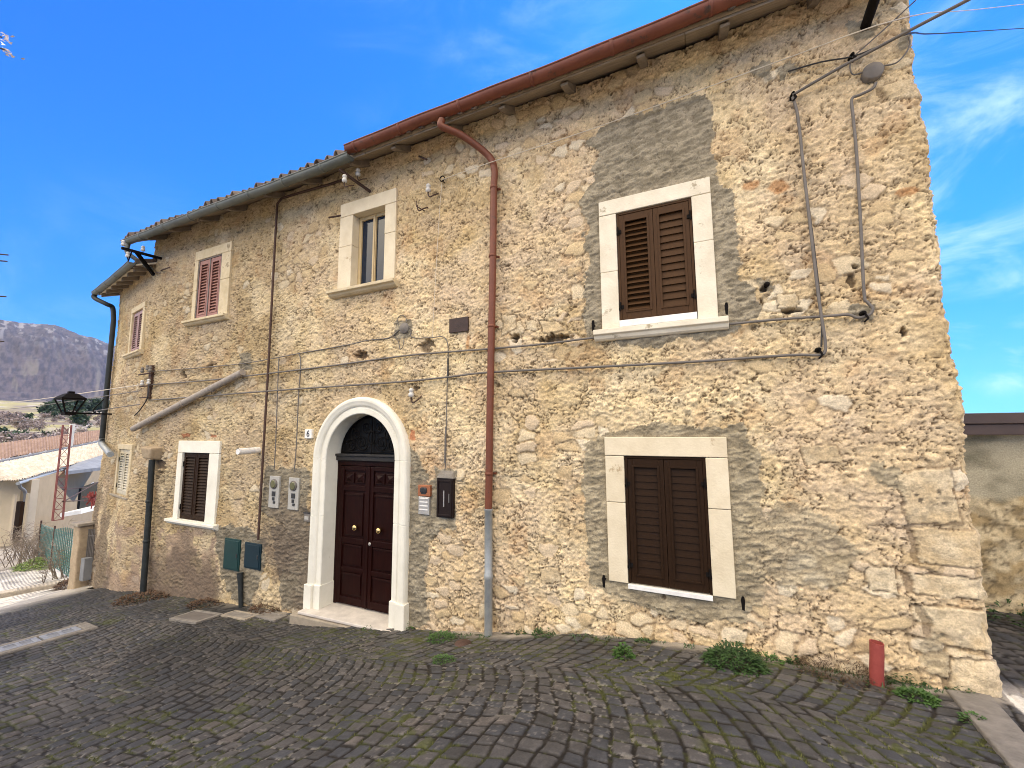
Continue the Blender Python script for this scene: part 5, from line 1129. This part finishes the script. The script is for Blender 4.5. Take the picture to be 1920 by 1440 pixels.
# roof sheets with tile relief
def tiled(name, p00, p10, p01, p11, nu, nv, cA, cB, parent, seed, amp=.07, rows=26):
    p00, p10, p01, p11 = map(np.array, (p00, p10, p01, p11)); s, t = np.meshgrid(np.linspace(0, 1, nu), np.linspace(0, 1, nv))
    P = (p00*(1-s[..., None])+p10*s[..., None])*(1-t[..., None])+(p01*(1-s[..., None])+p11*s[..., None])*t[..., None]
    ph = s*rows; f_ = ph-np.floor(ph); P[..., 2] += np.abs(np.sin(np.pi*f_))*amp+(fbm(s*30, t*20, 3, seed)-.5)*amp
    rc = h2(np.floor(ph), np.floor(t*12), seed); col = lerp(np.array(cA), np.array(cB), rc*.6+.4*fbm(s*40, t*14, 3, seed+1))
    return grid_mesh(name, P[..., 0], P[..., 1], P[..., 2], 'tile', col, parent=parent)
R0 = RD(-60, 908, 27.5); R1 = RD(34, 903, 27.6); T0 = RD(-60, 882, 37); T1 = RD(207, 826, 52)
tiled('roof', R1, RD(207, 852, 43.5), RD(-40, 878, 36), T1, 160, 30, (.32, .26, .19), (.50, .45, .37), nb, 500, .10, 60)
tiled('roof', R0, R1+np.array([0, 0, .01]), RD(-80, 880, 36), RD(-40, 877.5, 36), 60, 20, (.32, .26, .19), (.50, .45, .37), nb, 505, .10, 20)
b = MB(); b.tube([tuple(R1-np.array([0, 0, .08])), tuple(RD(120, 880, 34)), tuple(RD(205, 858, 43))], .07, 8); b.build('gutter', 'zinc', nb)
b = MB(); b.tube(smooth_path([tuple(RD(36, 907, 27.8)), tuple(RD(38, 914, 28)), tuple(RD(47, 922, 28.2)), tuple(RD(47, 940, 28.2))], 5)+[tuple(RD(43, 990, 28.2))], .06, 8); b.build('downpipe', 'slate_grey', nb)
b = MB(); dpts = [RD(25, 1000, 28.6), RD(40, 1003, 28.2)]; p, q = dpts; z0 = min(p[2], q[2])-.2; n_ = np.array([.35, -.1, 0])*.15
zt_ = RD(30, 930, 28.4)[2]
b.hexa([(p[0]+.1, p[1]-.15, z0), (q[0]+.1, q[1]-.15, z0), (q[0], q[1]+.1, z0), (p[0], p[1]+.1, z0)], [(p[0]+.1, p[1]-.15, zt_-.25), (q[0]+.1, q[1]-.15, zt_-.25), (q[0], q[1]+.1, zt_-.25), (p[0], p[1]+.1, zt_-.25)]); dr_ = b.build('door', 'dark_shutter', nb)
b = MB()
p2 = RD(13, 1000, 28.4); q2_ = RD(20, 1000, 28.3)
for (pa, pb) in ((17, 22), (42, 46)):
    p = RD(pa, 1000, 28.1); q = RD(pb, 1000, 28.0); b.hexa([(p[0], p[1]-.03, z0), (q[0], q[1]-.03, z0), (q[0], q[1]+.03, z0), (p[0], p[1]+.03, z0)], [(p[0], p[1]-.03, zt_+.1), (q[0], q[1]-.03, zt_+.1), (q[0], q[1]+.03, zt_+.1), (p[0], p[1]+.03, zt_+.1)])
b.build('door_surround', 'cream_plaster', nb)
# barred window on the shaded side
p = RD(153, 915, 36.5); q = RD(184, 912, 40); zb_ = RD(165, 953, 38)[2]
b = MB(); dn = np.array([.10, -.25, 0]); b.hexa([tuple(np.append((p+dn)[:2], zb_)), tuple(np.append((q+dn)[:2], zb_)), tuple(np.append(q[:2], zb_)), tuple(np.append(p[:2], zb_))], [tuple(p+dn), tuple(np.append((q+dn)[:2], p[2])), tuple(np.append(q[:2], p[2])), tuple(p)])
wn = b.build('window', 'glass_dark', nb)
b = MB(); dn = dn*1.3
for k in range(5):
    t = k/4; a_ = p*(1-t)+q*t+dn; b.bar((a_[0], a_[1], zb_), (a_[0], a_[1], p[2]), .06, .06, (1, 0, 0))
for k in range(4):
    z_ = zb_+(p[2]-zb_)*k/3; b.bar((p[0]+dn[0], p[1]+dn[1], z_), (q[0]+dn[0], q[1]+dn[1], z_), .05, .05)
b.build('bars', 'white_paint', wn)
# ledge under it and pale lean-to slab above
b = MB(); a0_ = RD(112, 970, 29.5); a1_ = RD(172, 955, 33); b.hexa([tuple(a0_), tuple(a1_), tuple(a1_+np.array([-.2, .8, 0])), tuple(a0_+np.array([-.2, .8, 0]))], [tuple(a0_+np.array([0, 0, .18])), tuple(a1_+np.array([0, 0, .18])), tuple(a1_+np.array([-.2, .8, .18])), tuple(a0_+np.array([-.2, .8, .18]))]); b.build('ledge', 'white_plaster', nb)
b = MB(); a0_ = RD(122, 884, 32); a1_ = RD(207, 874, 36); a2_ = RD(207, 848, 40); a3_ = RD(125, 874, 34.5)
b.hexa([tuple(x_-np.array([0, 0, .18])) for x_ in (a0_, a1_, a2_, a3_)], [tuple(x_) for x_ in (a0_, a1_, a2_, a3_)]); b.build('lean_to_roof', 'slate_grey', nb)

fb_ = root_empty('farther_house', 'farther house with a red tiled roof behind the pale roofed cottage', 'house', tuple(RD(90, 860, 55)))
tiled('roof', RD(-60, 874, 50), RD(207, 822, 66), RD(-60, 840, 66), RD(207, 804, 84), 260, 24, (.17, .105, .072), (.27, .18, .125), fb_, 510, .10, 50)
b = MB(); wallq(b, RD(-60, 876, 49.5), RD(207, 823, 65.5), -6, RD(-60, 876, 49.5)[2], RD(207, 823, 65.5)[2]); b.build('wall', 'slate_grey', fb_)
b = MB(); b.tube([tuple(RD(-60, 888, 47)), tuple(RD(60, 862, 50)), tuple(RD(207, 830, 60))], .28, 8); b.build('ridge_cap', 'white_stone', fb_)
b = MB(); p = RD(134, 812, 60); b.box(p[0]-.16, p[0]+.16, p[1]-.16, p[1]+.16, p[2]-2, p[2]+.9); b.build('chimney', 'white_plaster', fb_)

# red lattice mast
mp_ = root_empty('lattice_mast', 'tall rusty red lattice mast leaning in front of the cottage', 'mast', tuple(RD(108, 975, 22)))
cb_ = RD(108, 975, 22); ct = RD(126, 797, 22); w0 = .13; w1_ = .11
b = MB(); cor = []
for sx, sy in ((-1, -1), (1, -1), (1, 1), (-1, 1)):
    a_ = cb_+np.array([sx*w0*.3, sy*w0, 0]); c_ = ct+np.array([sx*w1_*.3, sy*w1_, 0]); cor.append((a_, c_)); b.bar(tuple(a_), tuple(c_), .028, .028, (0, 1, 0))
mst = b.build('leg_frame', 'red_paint', mp_)
b = MB()
for k in range(9):
    for i in range(4):
        a_, c_ = cor[i]; e_, f__ = cor[(i+1) % 4]; t = k/9; t2 = (k+1)/9
        b.bar(tuple(a_*(1-t)+c_*t), tuple(e_*(1-t)+f__*t), .014, .014, (0, .3, 1)); b.bar(tuple(a_*(1-t)+c_*t), tuple(e_*(1-t2)+f__*t2), .011, .011, (0, 1, .3))
b.build('lattice_bracing', 'red_paint', mp_)
b = MB()
for p, q in (((118, 917), (166, 914)), ((118, 941), (184, 904)), ((118, 940), (172, 938))): b.tube([tuple(RD(*p, 22)), tuple(RD(*q, 26))], .020, 6)
b.build('strut', 'rust_iron', mp_)
p = RD(173, 935, 21.5); b = MB(); rn = random.Random(2)
for k in range(70):
    x, y, z = p[0]+rn.gauss(0, .07), p[1]+rn.gauss(0, .12), p[2]+rn.uniform(-.24, .24); s_ = .06; a = rn.uniform(0, 6); b.add([(x, y, z), (x+s_*math.cos(a), y+s_*math.sin(a), z+.04), (x+s_*math.cos(a), y+s_*math.sin(a), z-.05)], [(0, 1, 2)]); b.tube([(x, y, z), (p[0], p[1], p[2])], .006, 3, False)
b.tube([(p[0], p[1], p[2]-.35), (p[0], p[1], p[2]+.25)], .02, 5)
b.thing('red_flowers', 'red_plastic', 'bunch of red flowers hanging beside the barred window of the cottage', 'flowers')
# gate post, gate, netting fence
gp = RD(150, 1085, 14.9); gzp = float(gz(gp[0], gp[1])); r0 = .16
b = MB(); V = []; 
for k, z in enumerate(np.linspace(gzp-.2, RD(150, 985, 14.9)[2], 9)):
    for sx, sy in ((-1, -1), (1, -1), (1, 1), (-1, 1)): V.append((gp[0]+sx*r0*(1+.04*math.sin(k*2.1+sx)), gp[1]+sy*r0*(1+.04*math.cos(k*1.7+sy)), z))
b.add(V, [(k*4+i, k*4+(i+1) % 4, (k+1)*4+(i+1) % 4, (k+1)*4+i) for k in range(8) for i in range(4)]+[(32, 33, 34, 35)])
r_ = root_empty('gate_post', 'rough stone gate post beside the far left corner of the house', 'post', (gp[0], gp[1], gzp)); b.build('shaft', 'mortar', r_, .03); zt_ = RD(150, 985, 14.9)[2]
b = MB(); b.box(gp[0]-.22, gp[0]+.22, gp[1]-.22, gp[1]+.22, zt_, zt_+.07); b.build('cap', 'grey_stone', r_, .015)
r_ = root_empty('small_gate', 'narrow grey slatted gate between the gate post and the house', 'gate', tuple(RD(165, 1060, 14.7)))
b = MB(); q0 = RD(161, 1060, 14.7); q1 = RD(172, 1062, 14.55)
for k in range(5):
    t = k/4; a_ = q0*(1-t)+q1*t; b.bar((a_[0], a_[1], q0[2]-.0), (a_[0], a_[1], q0[2]+.85), .035, .02, (1, 0, 0))
b.bar((q0[0], q0[1], q0[2]+.15), (q1[0], q1[1], q0[2]+.15), .03, .03); b.bar((q0[0], q0[1], q0[2]+.7), (q1[0], q1[1], q0[2]+.7), .03, .03); b.build('slats', 'cable_grey', r_)
b = MB(); q = RD(162, 1063, 14.6); b.box(q[0]-.09, q[0]+.09, q[1]-.08, q[1]+.08, q[2]-.3, q[2]+.22); b.build('metal_box', 'slate_grey', r_, .01)
fe = root_empty('netting_fence', 'wire fence with green netting and iron posts beside the sunlit street', 'fence', tuple(RD(110, 1050, 18)))
fa = RD(70, 1042, 22.0); fc = RD(146, 1050, 15.6); 
for t in (.0, .42, 1.0):
    p = fa*(1-t)+fc*t; zg = float(gz(p[0], p[1])); b = MB(); b.tube([(p[0], p[1], zg-.1), (p[0], p[1], zg+1.30)], .025, 6); b.build('post', 'rust_iron', fe)
b = MB(); zg0 = float(gz(fa[0], fa[1])); zg1 = float(gz(fc[0], fc[1]))
for i in range(26):
    t = i/25; p = fa*(1-t)+fc*t; zg = zg0*(1-t)+zg1*t; b.bar((p[0], p[1], zg+.1), (p[0], p[1], zg+1.22-.1*math.sin(t*6)), .022, .01, (1, 0, 0))
for i in range(15):
    z_ = .1+i*.075; b.bar((fa[0], fa[1]+.012, zg0+z_), (fc[0], fc[1]+.012, zg1+z_), .008, .028)
b.build('net', 'green_net', fe)
# dry hedge of twigs
def twigs(c, n, sp, h, label, name='dry_bush', m='twig', cat='bush', seed=1, r=.012):
    b = MB(); rn = random.Random(seed)
    for i in range(n):
        x, y = c[0]+rn.gauss(0, sp), c[1]+rn.gauss(0, sp); z = c[2]; P = [(x, y, z-.05)]; a = rn.uniform(0, 6.28); l = h*rn.uniform(.4, 1.1)
        for k in range(4): a += rn.uniform(-.8, .8); x += math.cos(a)*l*.12; y += math.sin(a)*l*.12; z += l*.25; P.append((x, y, z))
        b.tube(P, [r, r*.8, r*.6, r*.4, r*.2], 4, False)
        for k in (2, 3, 4):
            for q in range(3): aa_ = rn.uniform(0, 6.28); p = P[k]; b.tube([p, (p[0]+math.cos(aa_)*.2*h, p[1]+math.sin(aa_)*.2*h, p[2]+rn.uniform(-.05, .2)*h)], [r*.5, r*.15], 3, False)
    return b.thing(name, m, label, cat)
for i, (px, py, d_, h_, lab) in enumerate(((62, 1035, 22, 1.35, 'dry leafless bush at the left end of the netting fence'), (80, 1040, 20.5, 1.45, 'tall tangle of pale dry twigs behind the netting fence'), (128, 1040, 17.5, 1.1, 'thin dry bush behind the green netting'), (52, 1030, 23.5, 1.1, 'reddish dry bush nearest the cottage door'))):
    p = RD(px, py, d_); twigs((p[0], p[1], float(gz(p[0], p[1]))), 30, .22, h_*.8, lab, seed=i+1, r=.012)
# stone gutter kerb across the sunlit street
b = MB(); p = G((-60, 1132)); q = G((112, 1100)); b.bar((p[0], p[1], float(gz(p[0], p[1]))+.05), (q[0], q[1], float(gz(q[0], q[1]))+.05), .30, .16); o = b.build('kerb', 'grey_stone', None, .03); o['kind'] = 'structure'

# ---- far trees and scrub
def crown(name, c, rx, rz, n, s, m, parent, rn, cone=False):
    b = MB(); cl = [(rn.gauss(0, .42), rn.gauss(0, .42), rn.uniform(-.8, .9)) for _ in range(14)]
    for i in range(n):
        k = cl[i % 14]; x, y, z = (k[j]+rn.gauss(0, .24) for j in range(3))
        if cone: f = max(.15, (1-z)*.6); x *= f; y *= f
        P = np.array([c[0]+x*rx, c[1]+y*rx, c[2]+z*rz]); v = np.array([[rn.gauss(0, 1) for _ in range(3)] for _ in range(2)])*s
        b.add([tuple(P-v[0]), tuple(P+v[1]), tuple(P+v[0]), tuple(P-v[1])], [(0, 1, 2, 3)])
    return b.build(name, m, parent, recalc=False)
def terz(x, y):
    r_ = math.hypot(x, y+4.8); a_ = math.atan2(x, y+4.8)
    i = int(np.argmin(abs(aa-a_))); return float(np.interp(r_, rr, TZ[i]))
def proto_tree(name, label, cat, group, h, rx, mleaf, trunk, n, s, seed, cone=False):
    r_ = root_empty(name, label, cat, (0, 0, 0), group); rn = random.Random(seed)
    b = MB(); b.tube([(0, 0, -.5), (.1, 0, h*.4), (0, .1, h*.8)], [h*.03, h*.02, h*.008], 6)
    for k in range(6): a = rn.uniform(0, 6.28); z = h*rn.uniform(.3, .7); b.tube([(0, 0, z), (math.cos(a)*rx*.6, math.sin(a)*rx*.6, z+h*.15)], [h*.01, h*.004], 5, False)
    b.build('trunk', 'bark', r_); crown('crown', (0, 0, h*(.62 if trunk else .5)), rx, h*.40, n, s, mleaf, r_, rn, cone); return r_
def place(proto, spots, first=True, labels=None):
    for i, (x, y, sc, rz) in enumerate(spots):
        if i == 0: o = proto
        else:
            o = proto.copy(); COL.objects.link(o)
            for ch in list(proto.children): c_ = ch.copy(); COL.objects.link(c_); c_.parent = o
        o.location = (x, y, terz(x, y)-.1); o.scale = (sc, sc, sc); o.rotation_euler = (0, 0, rz)
rn = random.Random(5)
def spot(px, d, sc): p = RD(px, 800, d); return (p[0], p[1], sc*rn.uniform(.85, 1.15), rn.uniform(0, 6))
pine = proto_tree('pine_tree', 'dark green pine among the clump on the slope beyond the lantern', 'tree', 'dark pines on the valley slope', 7, 2.6, 'pine', True, 420, .34, 8)
place(pine, [spot(px, d, s) for px, d, s in ((82, 330, .9), (92, 340, 1.1), (103, 345, 1.0), (112, 350, .9), (122, 365, 1.1), (134, 380, 1.1), (143, 385, 1.2), (152, 380, 1.2), (160, 385, 1.2), (168, 390, 1.2), (176, 390, 1.25), (184, 395, 1.25), (192, 395, 1.25), (146, 250, 1.05), (150, 255, .8), (118, 320, .7), (100, 310, .6))])
bush = proto_tree('round_shrub', 'round dark green shrub on the pale meadow in the valley', 'shrub', 'green shrubs on the valley meadow', 3.0, 1.9, 'pine', False, 300, .22, 9)
place(bush, [spot(px, d, s) for px, d, s in ((4, 200, 1.3), (28, 190, 1.0), (42, 190, 1.1), (52, 300, 1.0), (60, 190, .7), (165, 240, .8), (88, 210, .7), (20, 320, .9))])
bare = proto_tree('bare_shrub', 'leafless grey brown shrub among the scrub on the valley floor', 'shrub', 'leafless shrubs in the valley', 3.4, 2.4, 'bare_bush', False, 320, .16, 10)
place(bare, [spot(rn.uniform(-40, 200), rn.uniform(110, 330), rn.uniform(.7, 1.4)) for _ in range(70)])
paleb = proto_tree('pale_shrub', 'pale whitish leafless shrub among the scrub on the valley floor', 'shrub', 'pale shrubs in the valley', 2.8, 2.4, 'pale_bush', False, 320, .15, 11)
place(paleb, [spot(px, d, s) for px, d, s in ((25, 105, 1.1), (12, 110, 1.0), (38, 108, .9), (100, 120, 1.0), (115, 130, 1.1), (85, 150, 1.), (70, 130, .8), (140, 150, .9), (160, 170, 1.1), (178, 180, 1.), (55, 170, .8), (125, 210, 1.), (150, 230, .9), (188, 140, 1.2))])

# ---- tree at the very left edge: only twig tips and a blossom reach the picture
tb = np.array([-5.2, -5.6]); tzb = float(gz(tb[0], tb[1])); tr = root_empty('blossoming_tree', 'leafless tree just outside the left edge, twig tips and white blossom reaching in', 'tree', (tb[0], tb[1], tzb))
b = MB(); b.tube(smooth_path([(tb[0], tb[1], tzb-.2), (tb[0]-.05, tb[1]+.03, tzb+1.4), (tb[0]+.06, tb[1], tzb+2.6), (tb[0], tb[1]+.1, tzb+4.2)], 5), [.12-.0055*i for i in range(16)], 8); b.build('trunk', 'bark', tr)
b = MB(); b2 = MB(); rn = random.Random(12)
def tw(P, r): b.tube(smooth_path(P, 4), [max(.0015, r*(1-i/(len(P)*4))) for i in range((len(P)-1)*4+1)], 5, False)
tips = [RD(14, 490, 5.0), RD(12, 556, 5.0), RD(8, 640, 5.0), RD(16, 478, 5.02)]
for tp in tips: s_ = np.array([tb[0], tb[1], tp[2]-.5]); tw([s_, s_*.6+tp*.4+np.array([0, 0, .12]), s_*.25+tp*.75+np.array([0, 0, .03]), tp], .022)
for p in (RD(4, 70, 5.2), RD(12, 94, 5.2)):
    s_ = np.array([tb[0], tb[1], p[2]-.9]); tw([s_, s_*.5+p*.5+np.array([0, 0, .1]), p], .018)
    for k in range(16): a, e = rn.uniform(0, 6.28), rn.uniform(-1, 1); q = p+np.array([rn.gauss(0, .022), rn.gauss(0, .022), rn.gauss(0, .022)]); b2.add([tuple(q), tuple(q+np.array([math.cos(a), math.sin(a), e])*.02), tuple(q+np.array([math.cos(a+.9), math.sin(a+.9), e+.3])*.026), tuple(q+np.array([math.cos(a+1.6), math.sin(a+1.6), e])*.018)], [(0, 1, 2, 3)])
for k in range(40):
    a = rn.uniform(R(150), R(300)); s_ = np.array([tb[0], tb[1], tzb+rn.uniform(1.8, 4.2)]); l = rn.uniform(.6, 1.6); tp = s_+np.array([math.cos(a)*l, math.sin(a)*l, l*.8]); tw([s_, s_*.5+tp*.5+np.array([rn.gauss(0, .1), rn.gauss(0, .1), .05]), tp], .018)
b.build('branches', 'bark', tr); b2.build('blossom', 'petal', tr, recalc=False)

# ================================================================== AIR
b = MB(); b.box(-5200, 5200, -5200, 5200, float(TZ.min())-1, float(TZ.max())+15)
hm = bpy.data.materials.new('haze'); hm.use_nodes = True; t = hm.node_tree
for n in list(t.nodes):
    if n.type != 'OUTPUT_MATERIAL': t.nodes.remove(n)
pv = t.nodes.new('ShaderNodeVolumePrincipled'); pv.inputs['Color'].default_value = (.48, .68, 1, 1); pv.inputs['Density'].default_value = 0.4e-4
t.links.new(pv.outputs[0], [n for n in t.nodes if n.type == 'OUTPUT_MATERIAL'][0].inputs['Volume'])
hz = b.build('haze', hm); tag(hz, 'thin bluish haze filling the air over the valley', 'haze', kind='stuff')
